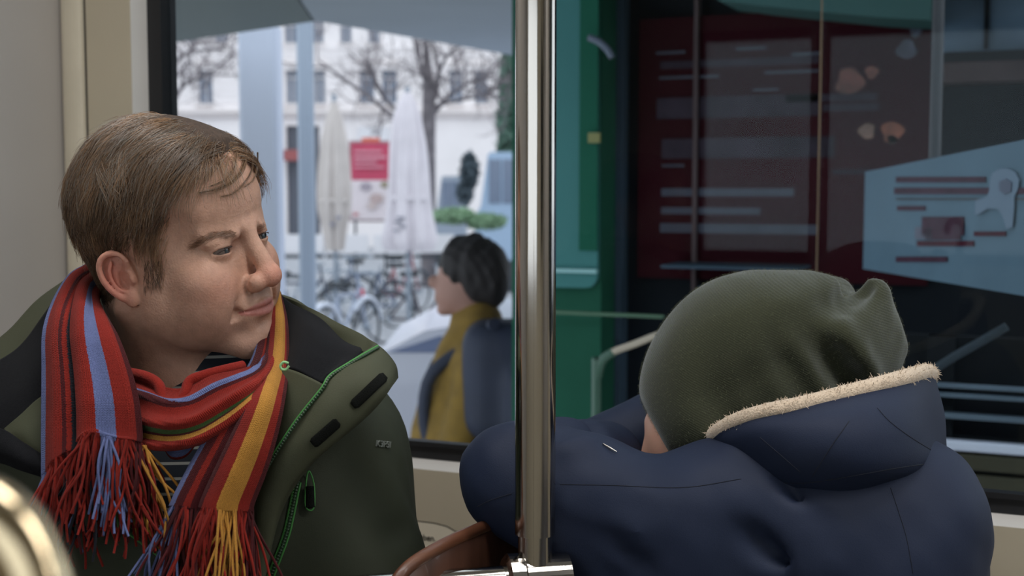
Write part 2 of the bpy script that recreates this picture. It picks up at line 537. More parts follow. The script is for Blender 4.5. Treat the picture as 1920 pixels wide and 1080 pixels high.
# unseen wall behind the camera, its windows and piers sized to steer the light
zb0, zb1 = 1.0, 1.78; piers = [(XL0, -1.2), (0.78, 2.0), (3.6, XE)]
ps = [box((XL0, YB-0.06, 0), (XE, YB, zb0)), box((XL0, YB-0.06, zb1), (XE, YB, ZC))]
ps += [box((a, YB-0.06, zb0), (b, YB, zb1)) for a, b in piers]
struct('wall_front', *merge(ps), M_wall)
for i in range(2):
    a, b = piers[i][1], piers[i+1][0]
    w = thing('window_%d' % (i+2), ((a+b)/2, YB-0.03, zb0), kind='structure')
    struct('pane', *box((a+0.03, YB-0.036, zb0+0.03), (b-0.03, YB-0.03, zb1-0.03)), M_glass2, w)
    struct('gasket', *merge([box((a, YB-0.045, zb0), (b, YB-0.01, zb0+0.035)), box((a, YB-0.045, zb1-0.035), (b, YB-0.01, zb1)),
        box((a, YB-0.045, zb0+0.035), (a+0.035, YB-0.01, zb1-0.035)), box((b-0.035, YB-0.045, zb0+0.035), (b, YB-0.01, zb1-0.035))]), M_gask, w)
# corner profile and joints
def half_round(x0, x1, y, depth, z0, z1, n=10):
    pr = [(x0+(x1-x0)*(0.5-0.5*math.cos(math.pi*i/n)), y-depth*math.sin(math.pi*i/n)**0.6) for i in range(n+1)]
    pr += [(x1, y+0.005), (x0, y+0.005)]
    return prism([(x, yy, z0) for x, yy in pr], (0, 0, z1-z0))
XA = onwall(166, 250, YF)[0]
o = struct('trim_1', *half_round(XC+0.003, XA-0.003, YF, 0.012, 0, ZC), M_trim)
struct('joint', *merge([box((XC, YF-0.001, 0), (XC+0.003, YF+0.01, ZC)), box((XA-0.003, YF-0.001, 0), (XA, YF+0.01, ZC))]), M_gap, o)
# window 1: surround, gasket, pane
w1 = thing('window_1', ((XGL+XR)/2, YG, ZG), kind='structure')
def ring(ax, az, bx, bz, ya, yb, right=0.03, top=0.03):
    A = [(ax, ya, az), (XR+right, ya, az), (XR+right, ya, ZT+top), (ax, ya, ZT+top)]
    B = [(bx, yb, bz), (XR, yb, bz), (XR, yb, ZT), (bx, yb, ZT)]
    return A, B
A, B = ring(XO, ZO, XI, ZI, YF, YG-0.012, 0.04, 0.04)
vv = A+B+[(x, YF+0.055, z) for x, y, z in A]
ff = [(i, (i+1) % 4, (i+1) % 4+4, i+4) for i in range(4)]+[((i+1) % 4, i, i+8, (i+1) % 4+8) for i in range(4)]
struct('window_surround', vv, ff, M_sur, w1)
def frame4(x0, z0, x1, z1, tx, tz, y0, y1):
    return merge([box((x0, y0, z0), (x1, y1, z0+tz)), box((x0, y0, z1-tz), (x1, y1, z1)),
                  box((x0, y0, z0+tz), (x0+tx, y1, z1-tz)), box((x1-tx, y0, z0+tz), (x1, y1, z1-tz))])
struct('gasket', *frame4(XI, ZI, XR, ZT, XGL-XI, ZG-ZI, YG-0.014, YG+0.02), M_gask, w1)
struct('gasket_lip', *frame4(XGL-0.004, ZG-0.002, XR-0.03, ZT-0.03, 0.006, 0.007, YG-0.02, YG-0.004), M_gask, w1)
struct('pane', *box((XGL-0.005, YG, ZG-0.005), (XR-0.02, YG+0.006, ZT-0.02)), M_glass, w1)
# unseen ceiling lamps, added to brighten the interior
for i, (x0, x1) in enumerate(((-1.2, 0.2), (0.5, 1.9), (2.2, 3.6))):
    t = thing('ceiling_lamp', ((x0+x1)/2, 0.75, ZC), ['ceiling light strip nearest the end partition', 'ceiling light strip in the middle of the tram', 'ceiling light strip farthest from the partition'][i], 'lamp', 'ceiling light strips')
    obj('housing', *bevel_box((x0, 0.61, ZC-0.03), (x1, 0.89, ZC), 0.01), M_alu, t, False, 'W')
    obj('diffuser', *bevel_box((x0+0.02, 0.63, ZC-0.045), (x1-0.02, 0.87, ZC-0.028), 0.008), M_lampd, t, False, 'W')
    l = bpy.data.lights.new('strip', 'AREA'); l.shape = 'RECTANGLE'; l.size = x1-x0-0.05; l.size_y = 0.22
    l.energy = 10.3; l.color = (1.0, 0.98, 0.97)
    lo_ = bpy.data.objects.new('strip_light', l); COL.objects.link(lo_); lo_.parent = t
    lo_.location = (0, 0, -0.05)

# information sticker on the wall, half hidden by the jacket and the seat
M_stick = mat('sticker_cream', S(226, 217, 196), 0.4)
M_ink = mat('black_print', S(25, 22, 20), 0.6)
pts = [onwall(x, y, YF-0.0008) for x, y in ((700, 968), (790, 978), (815, 981), (838, 987), (855, 997), (866, 1010), (876, 1030), (880, 1060), (880, 1100), (700, 1085))]
st = thing('sticker', pts[5], 'cream notice sticker with black print on the wall below the window', 'sticker')
obj('backing', *prism(pts, (0, 0.0008, 0)), M_stick, st, False, 'W')
obj('border', *tube(np.array(pts[:-1]), 0.0007, 6), M_gap, st, True, 'W')
ex = onwall(830, 1018, YF)-onwall(790, 1014, YF)
text_mesh('eben.', 0.0125, onwall(786, 1012, YF-0.0012), ex, (0, 0, 1), M_ink, st)
text_mesh('ite', 0.0125, onwall(788, 1034, YF-0.0012), ex, (0, 0, 1), M_ink, st)

# plywood seat back the child leans over
M_ply = mat('seat_plywood', S(104, 64, 42), 0.45, var=0.3, vscale=14, col2=S(80, 47, 31), stretch=(1, 1, 9), coat=0.1, bump=0.05)
M_plyd = mat('seat_face', S(70, 44, 32), 0.4, var=0.25, vscale=10, stretch=(1, 6, 1), coat=0.2)
ed_ = np.array([PW(*k) for k in ((728, 1118, 1.035), (742, 1092, 1.04), (765, 1064, 1.05), (800, 1040, 1.068), (850, 1013, 1.105), (915, 985, 1.165), (960, 968, 1.205), (1040, 945, 1.28), (1130, 925, 1.36))])
ed_ = crom(ed_, 48)
seat = thing('plywood_bench', (ed_[-1][0]+0.2, 1.2, 0), 'brown plywood tram seat under the child in the navy coat', 'seat')
G = np.stack([np.stack([ed_[:, 0]+0.012*t, ed_[:, 1]+(0.0 if t == 0 else 0.004*t), ed_[:, 2]*(1-t)+0.48*t], 1) for t in np.linspace(0, 1, 8)], 1)
v, q, uv = sheet(G, 0.009)
obj('backrest', v, q, M_plyd, seat, True, 'W')
obj('edge_band', *tube(ed_, 0.0058, 10), M_ply, seat, True, 'W')
bx0 = ed_[:, 0].max()+0.02
obj('seat_pan', *bevel_box((bx0, 1.02, 0.42), (bx0+0.46, YF-0.02, 0.46), 0.015), M_plyd, seat, False, 'W')
obj('pedestal', *bevel_box((bx0+0.1, 1.15, 0.0), (bx0+0.36, YF-0.1, 0.42), 0.02), M_gask, seat, False, 'W')
# the man's bench
b = thing('plywood_bench', (XC+0.35, 1.1, 0), 'plywood tram bench under the man in the olive jacket', 'seat')
obj('seat_pan', *bevel_box((XC+0.02, 0.92, 0.42), (XC+0.86, YF-0.02, 0.46), 0.015), M_plyd, b, False, 'W')
obj('pedestal', *bevel_box((XC+0.15, 1.0, 0.0), (XC+0.55, YF-0.1, 0.42), 0.02), M_gask, b, False, 'W')

# ---- grab pole with its cross fitting
M_steel = mat('brushed_steel', S(190, 186, 180), 0.13, 1.0, var=0.05, vscale=60, stretch=(1, 1, 0.02), bump=0.02, bscale=800)
dP = 1.085; pc = V(1004, 540, dP); pw = W(pc)
zj = PW(1004, 1010, dP)[2]; zk = PW(1000, 1106, dP)[2]
pole = thing('grab_pole', (pw[0], pw[1], 0), 'brushed steel vertical grab pole between the man and the child', 'pole')
lean = np.array([0.004, 0.0])
def cyl(z0, z1, r, n=40):
    return lathe([(r, z0), (r, z1)], n, (pw[0], pw[1], 0))
obj('pole_tube', *cyl(zj, ZC, 0.0174), M_steel, pole, True, 'W')
obj('inner_tube', *cyl(0, zj+0.002, 0.0148), M_steel, pole, True, 'W')
cz = zk
ax = W(np.array([-0.976, -0.22, 0]))-W(np.zeros(3))      # the rail leaves to the left of the view
c0 = np.array([pw[0], pw[1], cz])
v, f = tube([c0+ax*-0.030, c0+ax*-0.029, c0+ax*0.0, c0+ax*0.012], [0.021, 0.0235, 0.0235, 0.0235], 36)
obj('cross_fitting', v, f, M_steel, pole, False, 'W')
v, f = tube([c0+ax*0.010, c0+ax*0.012, c0+ax*0.024, c0+ax*0.027], [0.0235, 0.0262, 0.0262, 0.022], 36)
obj('collar', v, f, M_steel, pole, False, 'W')
v, f = tube([c0+ax*0.02, c0+ax*0.30], 0.0165, 28)
obj('side_rail', v, f, M_steel, pole, True, 'W')
# round metal grip close to the camera, lower left
M_grip = mat('worn_grip', S(210, 192, 158), 0.16, 1.0, var=0.1, vscale=30)  # gold tint paints warm reflections onto the chrome
gc = V(-95, 1190, 0.30); hs = thing('hand_rail', W(gc)-np.array([0, 0, 0.1]), 'out-of-focus curved metal seat handle in the lower left corner', 'handle')
pts = []
for i in range(24):
    a = rad(-70+i*11)
    pts.append(gc+np.array([math.cos(a)*0.022, 0.004*math.sin(a), math.sin(a)*0.030]))
v, f = tube(np.array(pts), 0.0085, 20, 60)
obj('grip', v, f, M_grip, hs)
v, f = tube([pts[0], pts[0]+np.array([0, 0, -0.25]), pts[0]+np.array([0, 0, -0.6])], 0.0085, 16)
obj('stem', v, f, M_grip, hs)
# ================================================================== the man
HD = 1.185
M_skin = mat('skin', S(200, 150, 128), 0.5, attr=True, var=0.09, vscale=120, bump=0.3, bscale=500, sss=0.15, spec=0.4)
M_eye = mat('eye', (0.5, 0.5, 0.5, 1), 0.12, attr=True, spec=0.6)
M_hair = mat('brown_hair', S(74, 56, 42), 0.34, attr=True, spec=0.6)
M_hairb = mat('hair_base', S(66, 51, 40), 0.8, var=0.3, vscale=200, bump=0.6, bscale=400, stretch=(1, 1, 0.3))
M_jack = mat('olive_shell', S(52, 57, 44), 0.7, var=0.08, vscale=14, bump=0.15, bscale=900, spec=0.25)
M_jackin = mat('olive_facing', S(70, 73, 56), 0.7, spec=0.25, var=0.06, vscale=14, bump=0.12, bscale=900)
M_line = mat('black_fleece', S(24, 25, 28), 0.95, var=0.2, vscale=500, bump=0.3, bscale=1500, sheen=0.04, spec=0.1)
M_velc = mat('velcro', S(24, 26, 24), 0.95, bump=0.9, bscale=1400, spec=0.1)
M_zipt = mat('green_zip_tape', S(66, 136, 64), 0.6, bump=0.2, bscale=900)
M_zipd = mat('dark_zip_teeth', S(44, 70, 46), 0.4)
M_print = mat('grey_print', S(132, 138, 132), 0.5)
M_pants = mat('dark_denim', S(45, 50, 62), 0.8, var=0.1, vscale=60)

man_base = W(V(330, 900, 1.25)); man_base[2] = 0
man = thing('person', man_base, 'man in olive jacket and striped scarf turning his head to the window', 'person')

# ---- head frame: x his right (near side), y forward, z up; millimetres
psi, rho, tau = rad(66), rad(11), rad(3)
up = np.array([0, 0, 1.0]); fw = np.array([math.sin(psi), -math.cos(psi), 0]); rt = np.array([-math.cos(psi), -math.sin(psi), 0])
fw, up = fw*math.cos(tau)+up*math.sin(tau), up*math.cos(tau)-fw*math.sin(tau)
rt, up = rt*math.cos(rho)-up*math.sin(rho), up*math.cos(rho)+rt*math.sin(rho)
HR = np.stack([rt, fw, up], 1)                   # columns
HO = V(331, 459, HD)
HS = np.array([0.93, 0.87, 0.96])*0.001
def H2V(p): return HO+(np.asarray(p, float)*HS)@HR.T
def V2H(v): return ((np.asarray(v, float)-HO)@HR)/HS
NB = V2H(V(345, 800, 1.215)); NT = np.array([0, -22, -55.0])

def mir(p, x): return np.array([x*p[0], p[1], p[2]], np.float32)
def ear_sdf(p, s):
    # local ear frame: a along height, b forward in the ear plate, c outward
    c = np.array([s*77, -9, -14.0])
    A = np.array([s*0.10, -0.20, 0.97]); A /= np.linalg.norm(A)
    Bv = np.array([-s*0.42, 0.90, 0.14]); Bv -= A*(A@Bv); Bv /= np.linalg.norm(Bv)
    Cv = np.cross(A, Bv)*1.0
    if Cv[0]*s < 0: Cv = -Cv
    q = (p-np.float32(c))@np.float32(np.stack([A, Bv, Cv], 1))
    q = q/0.9; a, b_, c_ = q[:, 0], q[:, 1], q[:, 2]
    P2 = np.stack([a, b_, c_], 1)
    # rim curve (helix): from root in front, over the top, down the back to the lobe
    hx = [(7, 8, 0), (15, 13, 3), (25, 8, 5), (29, -2, 6), (26, -11, 7), (17, -16.5, 7), (4, -17, 6.5), (-9, -13, 5), (-19, -6, 3.5)]
    hx = crom(np.array(hx, float), 17)
    d = chain(P2, hx, [2.6]+[3.3]*14+[3.4, 3.8], 0)
    # plate
    plate = ell(P2, (4, -2, -3.0), (28, 16, 3.6))
    d = smin(d, plate, 2.0)
    # antihelix
    ah = crom(np.array([(20, -2, 3.5), (12, -8, 4), (1, -9.5, 4), (-9, -6.5, 3.5), (-13, -1, 3)], float), 9)
    d = smin(d, chain(P2, ah, [2.2]*9, 0), 1.5)
    # lobe and tragus
    d = smin(d, ell(P2, (-22, 1, 0.5), (10.5, 8, 4.2)), 4.0)
    d = smin(d, ell(P2, (-3, 12, 2.5), (7, 4, 4.5)), 3.5)
    d = sub(d, ell(P2, (-2, 2.5, 3.0), (10.5, 7.5, 8)), 1.2)       # concha
    d = sub(d, ell(P2, (19, 4, 5), (6, 6, 3.5)), 2.0)              # fossa
    d = sub(d, cap(P2, (-12, 5.5, 6), (-5, 6, 7), 2.0), 1.5)
    # root joining to the head
    d = smin(d, ell(P2, (0, 8, -7), (22, 8, 8)), 5)
    return d*0.9
def face_sdf(p, d):
    d = smin(d, ell(p, (0, 82, -62), (27, 18, 24)), 12)                      # muzzle
    for s in (-1, 1):
        d = sub(d, ell(p, (s*31, 98, 1), (17, 13, 9.5)), 9)                  # eye socket
        d = sub(d, ell(p, (s*16, 101, 3), (8, 11, 9)), 7)
    # nose
    d = smin(d, cap(p, (0, 92, 12), (0, 110, -28), 7.2, 9.6), 9)
    d = smin(d, ell(p, (0, 111.5, -33.5), (13, 12, 10.5)), 6)
    for s in (-1, 1):
        d = smin(d, ell(p, (s*13.5, 102, -37), (8.2, 12, 9)), 5)
        d = sub(d, ell(p, (s*6.8, 109, -46.5), (4.0, 6.5, 4)), 2.0)
        d = sub(d, chain(p, [(s*17, 100, -30), (s*20.5, 95, -38), (s*17, 94, -45)], [1.1, 1.4, 1.0]), 3.0)   # ala crease
        d = sub(d, chain(p, [(s*22, 99, -38), (s*31, 91, -51), (s*36, 82, -66)], [1.5, 2.4, 1.2]), 5.0)     # smile fold
        # lids
        e = (s*31, 77.5, 0)
        lid = sph(p, e, 14.0)
        opening = ell(p, (s*31.5, 92, -0.3), (15.0, 12, 2.7))
        opening = np.minimum(opening, ell(p, (s*36, 88, -1.0), (11, 12, 1.9)))
        lid = sub(lid, opening, 0.8)
        lid = sub(lid, sph(p, e, 12.0), 0.4)
        d = smin(d, lid, 3.5)
        # upper lid crease and bag
        d = sub(d, chain(p, [(s*19, 92, 6.5), (s*31, 93.5, 9), (s*45, 83, 4.0)], [0.8, 1.0, 0.8]), 2.5)
        d = sub(d, chain(p, [(s*19, 92, -8), (s*31, 92.5, -12), (s*44, 84, -9)], [0.6, 0.9, 0.5]), 3.0)
        d = sub(d, chain(p, [(s*47, 77, -2), (s*56, 69, -5)], [0.6, 0.3]), 1.2)          # crow's feet
        d = sub(d, chain(p, [(s*47, 77, 1), (s*57, 68, 2)], [0.5, 0.3]), 1.2)
        # open the eye through everything
        d = sub(d, ell(p, (s*32, 94, -0.6), (13.5, 13, 2.0)), 1.0)
        # overhanging brow fold
        d = smin(d, cap(p, (s*20, 93, 11), (s*46, 78, 8), 4.0, 2.6), 7)
    # lips
    ul = crom(np.array([(-25, 86, -61), (-14, 96, -59.5), (-5, 100.5, -58), (0, 100, -58.5), (5, 100.5, -58), (14, 96, -59.5), (25, 86, -61)], float), 13)
    ll = crom(np.array([(-23, 86, -63.5), (-12, 95.5, -66.5), (0, 98.2, -68), (12, 95.5, -66.5), (23, 86, -63.5)], float), 9)
    d = smin(d, chain(p, ul, [1.5, 2.2, 2.8, 3.2, 3.4, 3.4, 3.3, 3.4, 3.4, 3.2, 2.8, 2.2, 1.5]), 2.5)
    d = smin(d, chain(p, ll, [1.5, 2.8, 3.8, 4.4, 4.6, 4.4, 3.8, 2.8, 1.5]), 3.0)
    ml = crom(np.array([(-29, 84, -59.5), (-22, 92, -62), (-11, 101, -63), (0, 104.5, -62.6), (11, 101, -63), (22, 92, -62), (29, 84, -59.5)], float), 13)
    d = sub(d, chain(p, ml, [1.1]+[1.0]*11+[1.1]), 1.6)
    d = sub(d, ell(p, (0, 103, -78.5), (17, 10, 4.5)), 7)                     # under the lip
    d = sub(d, cap(p, (0, 105, -46), (0, 106, -55), 1.6), 3)                  # philtrum
    for s in (-1, 1): d = sub(d, ell(p, (s*31, 88, -62), (3, 6, 5)), 5)       # mouth corners
    return d
def head_sdf(p, ears=True):
    d = ell(p, (0, -8, 38), (75, 97, 80))
    d = smin(d, ell(p, (0, 41, 41), (66, 57, 56)), 18)                       # forehead
    d = smin(d, ell(p, (0, 38, -28), (59, 55, 66)), 22)                      # face
    for s in (-1, 1):
        d = smin(d, cap(p, (s*52, 6, -58), (s*16, 76, -95), 17, 14), 20)     # jaw
        d = smin(d, ell(p, (s*50, 12, -40), (20, 28, 34)), 18)
        d = smin(d, ell(p, (s*42, 62, -26), (23, 24, 18)), 20)               # cheek bone
        d = smin(d, ell(p, (s*38, 62, -50), (24, 25, 28)), 20)               # cheek
        d = smin(d, ell(p, (s*44, 38, -62), (20, 30, 26)), 20)
        d = smin(d, cap(p, (s*10, 91, 15), (s*46, 73, 17), 7, 6), 9)         # brow ridge
    d = smin(d, ell(p, (0, 82, -96), (21, 15, 15)), 12)                      # chin
    for s in (-1, 1): d = sub(d, ell(p, (s*68, 62, 20), (11, 22, 20)), 16)     # temples
    fm = (p[:, 1] > 52) & (p[:, 2] > -100) & (p[:, 2] < 48)
    if fm.any(): d[fm] = face_sdf(p[fm], d[fm])
    # neck
    nk = cap(p, NT, NB, 56, 62)
    nk = smin(nk, cap(p, (0, -50, -20), NB+np.array([0, -40, 0]), 40, 50), 20)
    nk = smin(nk, cap(p, (58, -28, -48), NB+np.array([-5, 50, 20]), 13, 14), 16)
    d = smin(d, nk, 14)
    d = smin(d, ell(p, (NT*0.35+NB*0.65)+np.array([4, 52, 0]), (10, 9, 14)), 12)  # throat
    d = smax(d, -(p@np.float32((0, 0.0, 1.0)))-250, 4)
    if ears:
        for s in (-1, 1):
            m_ = np.abs(p-np.float32((s*77, -9, -14))).max(1) < 60
            if m_.any():
                d[m_] = smin(d[m_], ear_sdf(p[m_], s), 3.0)
    return d
hv, hq = mesh_sdf(head_sdf, (-108, -120, -215), (108, 135, 126), 1.25, B=5, smooth=1, keep=1.5)
# skin colours
def gauss(p, c, r): return np.exp(-(((p-np.array(c))/np.array(r))**2).sum(1))
base = np.array(S(200, 158, 136)[:3]); red = np.array(S(205, 116, 98)[:3]); stub = np.array(S(150, 118, 102)[:3])
lip = np.array(S(172, 104, 98)[:3]); earc = np.array(S(206, 120, 104)[:3]); dark = np.array(S(120, 74, 62)[:3])
c = np.tile(base, (len(hv), 1))
def blend(c, col, w): w = np.clip(w, 0, 1)[:, None]; return c*(1-w)+col*w
for s in (-1, 1):
    c = blend(c, red, 0.35*gauss(hv, (s*42, 72, -35), (22, 26, 18)))
    c = blend(c, earc, 0.75*gauss(hv, (s*84, -14, -14), (14, 20, 36)))
    c = blend(c, dark, 0.75*gauss(hv, (s*32, 90, 0), (15, 6, 3.2)))
    c = blend(c, dark, 0.35*gauss(hv, (s*16, 92, 4), (8, 10, 10)))
c = blend(c, red, 0.55*gauss(hv, (0, 116, -34), (16, 14, 14)))
st_ = 1/(1+np.exp((hv[:, 2]+50)/7))*1/(1+np.exp(-(hv[:, 1]-0)/12))*1/(1+np.exp(-(hv[:, 2]+125)/8))
c = blend(c, stub, 0.45*st_)
c = blend(c, stub, 0.3*gauss(hv, (0, 100, -51), (20, 14, 6)))
ml3 = np.array([(-26, 87, -62), (0, 101, -63), (26, 87, -62)], float)
lipd = np.abs(hv[:, 2]+63+0.0025*hv[:, 0]**2*0)/ (7.8-0.0085*hv[:, 0]**2).clip(0.5)
c = blend(c, lip, 0.8*np.clip((1.05-lipd)*4, 0, 1)*(np.abs(hv[:, 0]) < 27)*(hv[:, 1] > 84))
body = obj('body', H2V(hv), hq, M_skin, man, col=c)
head_bv = bvh(H2V(hv), hq)
# ---- eyes
def uvs(n=28, k=18):
    v = []; f = []
    for i in range(k+1):
        a = math.pi*i/k
        for j in range(n):
            b_ = 2*math.pi*j/n; v.append((math.sin(a)*math.cos(b_), math.cos(a), math.sin(a)*math.sin(b_)))
    for i in range(k):
        for j in range(n): f.append((i*n+j, i*n+(j+1) % n, (i+1)*n+(j+1) % n, (i+1)*n+j))
    return np.array(v), np.array(f)
ev, ef = uvs(36, 40)
ang = np.arccos(np.clip(ev[:, 1], -1, 1))
ec = np.tile(np.array(S(118, 106, 100)[:3]), (len(ev), 1))
ec[ang < 0.58] = S(44, 50, 54)[:3]; ec[ang < 0.5] = S(66, 76, 82)[:3]; ec[ang < 0.22] = S(10, 10, 10)[:3]
for s in (1, -1):
    g = rad(-14); R = np.array([[math.cos(g), -math.sin(g), 0], [math.sin(g), math.cos(g), 0], [0, 0, 1]]).T
    e = obj('eye', H2V((ev@R.T)*12.1+np.array([s*31, 77.5, 0])), ef, M_eye, man, col=ec)

for s in (1, -1):
    la = [(s*31+14.2*math.sin(a), 77.5+14.2*math.cos(a), 2.5*math.cos(a*1.45)-0.7-1.0*(s*a > 0)*abs(a)) for a in np.linspace(rad(-50), rad(55), 12)]
    obj('eyelashes', *tube(H2V(np.array(la)), 0.00045, 6, 24), mat('lash_brown', S(58, 42, 36), 0.7), man)
# ---- hair
HLINE = np.array([(-140, 150), (110, 150), (100, 92), (88, 74), (72, 63), (60, 50), (50, 32), (44, 14), (38, -6), (32, -22), (26, -22), (20, -2), (14, 10),
                  (0, 14), (-13, 10), (-21, -4), (-26, -30), (-34, -55), (-46, -78), (-60, -92), (-140, -96)], float)
def poly_sd(q, P):
    d = np.full(len(q), 1e9); ins = np.zeros(len(q), bool)
    for i in range(len(P)):
        a, b_ = P[i], P[(i+1) % len(P)]; e = b_-a; w = q-a
        t = np.clip((w@e)/(e@e), 0, 1); d = np.minimum(d, ((w-t[:, None]*e)**2).sum(1))
        cr = (a[1] > q[:, 1]) != (b_[1] > q[:, 1])
        x = a[0]+(q[:, 1]-a[1])/(b_[1]-a[1]+1e-12)*e[0]
        ins ^= cr & (q[:, 0] < x)
    return np.where(ins, -1, 1)*np.sqrt(d)
def hl(p):                                     # negative inside the hair
    q = p[:, 1:].astype(float).copy()
    q[:, 0] = q[:, 0]+0.0*np.abs(p[:, 0])
    return poly_sd(q, HLINE).astype(np.float32)
def skull_sdf(p):
    d = ell(p, (0, -8, 38), (75, 97, 80))
    d = smin(d, ell(p, (0, 41, 41), (66, 57, 56)), 18)
    d = smin(d, cap(p, (0, -45, -5), (0, -45, -90), 50, 46), 25)
    d = smin(d, ell(p, (0, 20, -20), (66, 40, 50)), 20)
    for s in (-1, 1): d = sub(d, ell(p, (s*68, 62, 20), (11, 22, 20)), 16)
    return d
def hair_sdf(p):
    top = np.clip((p[:, 2]-20)/80, 0, 1)
    th = 1.5+6.5*top+1.0*np.clip((-p[:, 1]-20)/70, 0, 1)*np.clip((p[:, 2]+70)/60, 0, 1)
    h_ = hl(p)
    return smax(skull_sdf(p)+2.0-(th+2.0)*np.clip((-h_-9)/14, 0, 1), h_, 3.0)
bv_, bq_ = mesh_sdf(hair_sdf, (-100, -125, -100), (100, 110, 138), 2.2, smooth=1)
hair = obj('hair', H2V(bv_), bq_, M_hairb, man)
# strands, combed across from a parting on the far side
def skull_proj(p, h, it=2):
    for _ in range(it):
        e = 0.8; d = skull_sdf(p.astype(np.float32))
        g = np.stack([skull_sdf((p+np.eye(3)[k]*e).astype(np.float32))-d for k in range(3)], 1)/e
        g /= np.linalg.norm(g, axis=1, keepdims=True)+1e-9
        p = p-g*(d-h)[:, None]
    return p, g
NS = 19000; K = 9
dirs = rng.normal(size=(NS*4, 3)); dirs /= np.linalg.norm(dirs, axis=1, keepdims=True)
root = np.array([0, -8, 30])+dirs*np.array([78, 100, 105])
root = root[(root[:, 2] > -95)]
root, g = skull_proj(root, np.zeros(len(root)), 4)
ok = hl(root) < -0.5-10*rng.random(len(root))**2
keep_p = np.where((root[:, 0] > -35) | (root[:, 2] > 55), 1.0, 0.35)*np.where((root[:, 1] > 18) & (root[:, 2] < 12), 0.35, 1.0)
ok &= rng.random(len(root)) < keep_p
root = root[ok][:NS]; g = g[ok][:NS]; n = len(root)
top = np.clip((root[:, 2]-25)/75, 0, 1); back = np.clip((-root[:, 1]-10)/60, 0, 1)
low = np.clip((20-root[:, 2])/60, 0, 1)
length = 16+40*top+14*back*(1-low)+rng.normal(size=n)*4
length = np.clip(length*(0.75+0.5*rng.random(n)), 8, 75)
h0 = 1.5+7.5*top+0.8*back*(1-low)-1.5*top*back
P = np.zeros((n, K, 3)); p = root.copy(); P[:, 0] = p
NC = 420; seeds = root[rng.integers(0, n, NC)]
clump = np.concatenate([np.argmin(((root[i:i+2000, None]-seeds[None])**2).sum(2), 1) for i in range(0, n, 2000)])
jit = rng.normal(size=(n, 3))*0.09+(rng.normal(size=(NC, 3))*0.24)[clump]
ch_ = rng.uniform(-1.2, 2.6, NC)[clump]; ct_ = rng.random(NC)[clump]
side = np.where(root[:, 0] > -22+0.15*root[:, 1], 1.0, -1.0)
for k in range(1, K):
    fx = np.stack([side*(0.75*np.clip((p[:, 2]-20)/70, 0, 1)+0.05),
                   -0.40+0.12*np.clip((p[:, 1]-25)/60, 0, 1)*np.clip((p[:, 2]-30)/50, 0, 1),
                   -0.75+0.25*np.clip((p[:, 1]-30)/40, 0, 1)*(p[:, 2] > 50)], 1)+jit
    fx = fx-g*(fx*g).sum(1, keepdims=True)
    fx /= np.linalg.norm(fx, axis=1, keepdims=True)+1e-9
    p = p+fx*(length/(K-1))[:, None]
    t = k/(K-1)
    hh = h0*min(1, 0.55+0.6*t)+rng.normal(size=n)*0.4+1.2*rng.random(n)*t+ch_*top*t+0.4
    p, g = skull_proj(p, hh, 1); P[:, k] = p
fly = rng.choice(n, 420, replace=False)
g_ = P[fly, -1]-np.array([0, -8, 38]); g_ /= np.linalg.norm(g_, axis=1, keepdims=True)
P[fly] += g_[:, None]*(np.linspace(0, 1, K)**1.5)[None, :, None]*rng.uniform(1.5, 7, (len(fly), 1, 1))
tone = np.clip(0.5*rng.random(n)+0.55*ct_, 0, 1)
ca, cb, cc = np.array(S(70, 56, 45)[:3]), np.array(S(152, 120, 90)[:3]), np.array(S(150, 140, 128)[:3])
sc_ = ca[None]*(1-tone[:, None])+cb[None]*tone[:, None]
gray_sheen = (rng.random(n) < 0.06+0.16*top*(root[:, 1] > 10)+0.25*(root[:, 2] > 96)+0.10*low)  # extra grey on the crown paints in sheen from the sky
sc_[gray_sheen] = cc*0.8
sc_[ct_ > 0.78] = sc_[ct_ > 0.78]*1.35
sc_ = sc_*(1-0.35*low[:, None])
rr_ = np.linspace(1, 0.35, K)[None]*(0.20+0.14*rng.random(n))[:, None]
v, q = tubes(P, rr_, 3)
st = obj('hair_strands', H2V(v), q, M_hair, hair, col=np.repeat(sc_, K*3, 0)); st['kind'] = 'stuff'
# loose wisps falling on the forehead
wis = []
def wisp(pts, nn, spread, h=3.0):
    c_ = crom(np.array(pts, float), 12)
    for _ in range(nn):
        o = rng.normal(size=3)*spread
        w_ = c_+o*np.linspace(1.0, 0.7, 12)[:, None]+np.cumsum(rng.normal(size=(12, 3))*0.18, 0)
        wis.append(w_)
def hp(px, py, lift=2.0, near=30):                # pixel on the head -> head frame
    q_ = hit(head_bv, px, py, lift*0.001, near); return V2H(q_)
def wp(pl, nn, sp, l=2.5): wisp([hp(x, y, l) for x, y in pl], nn, sp)
wp([(455, 285), (452, 315), (435, 338), (405, 355), (372, 362)], 26, 1.2)
wp([(440, 290), (435, 318), (418, 340), (392, 352)], 14, 1.4)
wp([(470, 290), (468, 320), (455, 345), (432, 365), (412, 370)], 9, 0.9)
wp([(480, 290), (478, 318), (470, 340), (455, 352)], 8, 1.0)
wp([(420, 280), (412, 305), (395, 328), (380, 340)], 10, 2.0)
far = [[(-18, 70, 98), (-30, 82, 82), (-40, 84, 62), (-46, 82, 46), (-48, 80, 34)], [(-10, 72, 100), (-24, 84, 84), (-36, 86, 64), (-43, 84, 44)], [(-26, 62, 100), (-40, 74, 80), (-48, 74, 58)]]
for fl in far:
    fl = skull_proj(np.array(fl, float), np.linspace(4, 2.5, len(fl)), 4)[0]
    wisp(fl, 12, 0.9)
wis = np.array(wis); nw = len(wis)
tw = rng.random(nw)[:, None]
v, q = tubes(wis, np.linspace(1, 0.4, 12)[None]*0.26*np.ones((nw, 1)), 3)
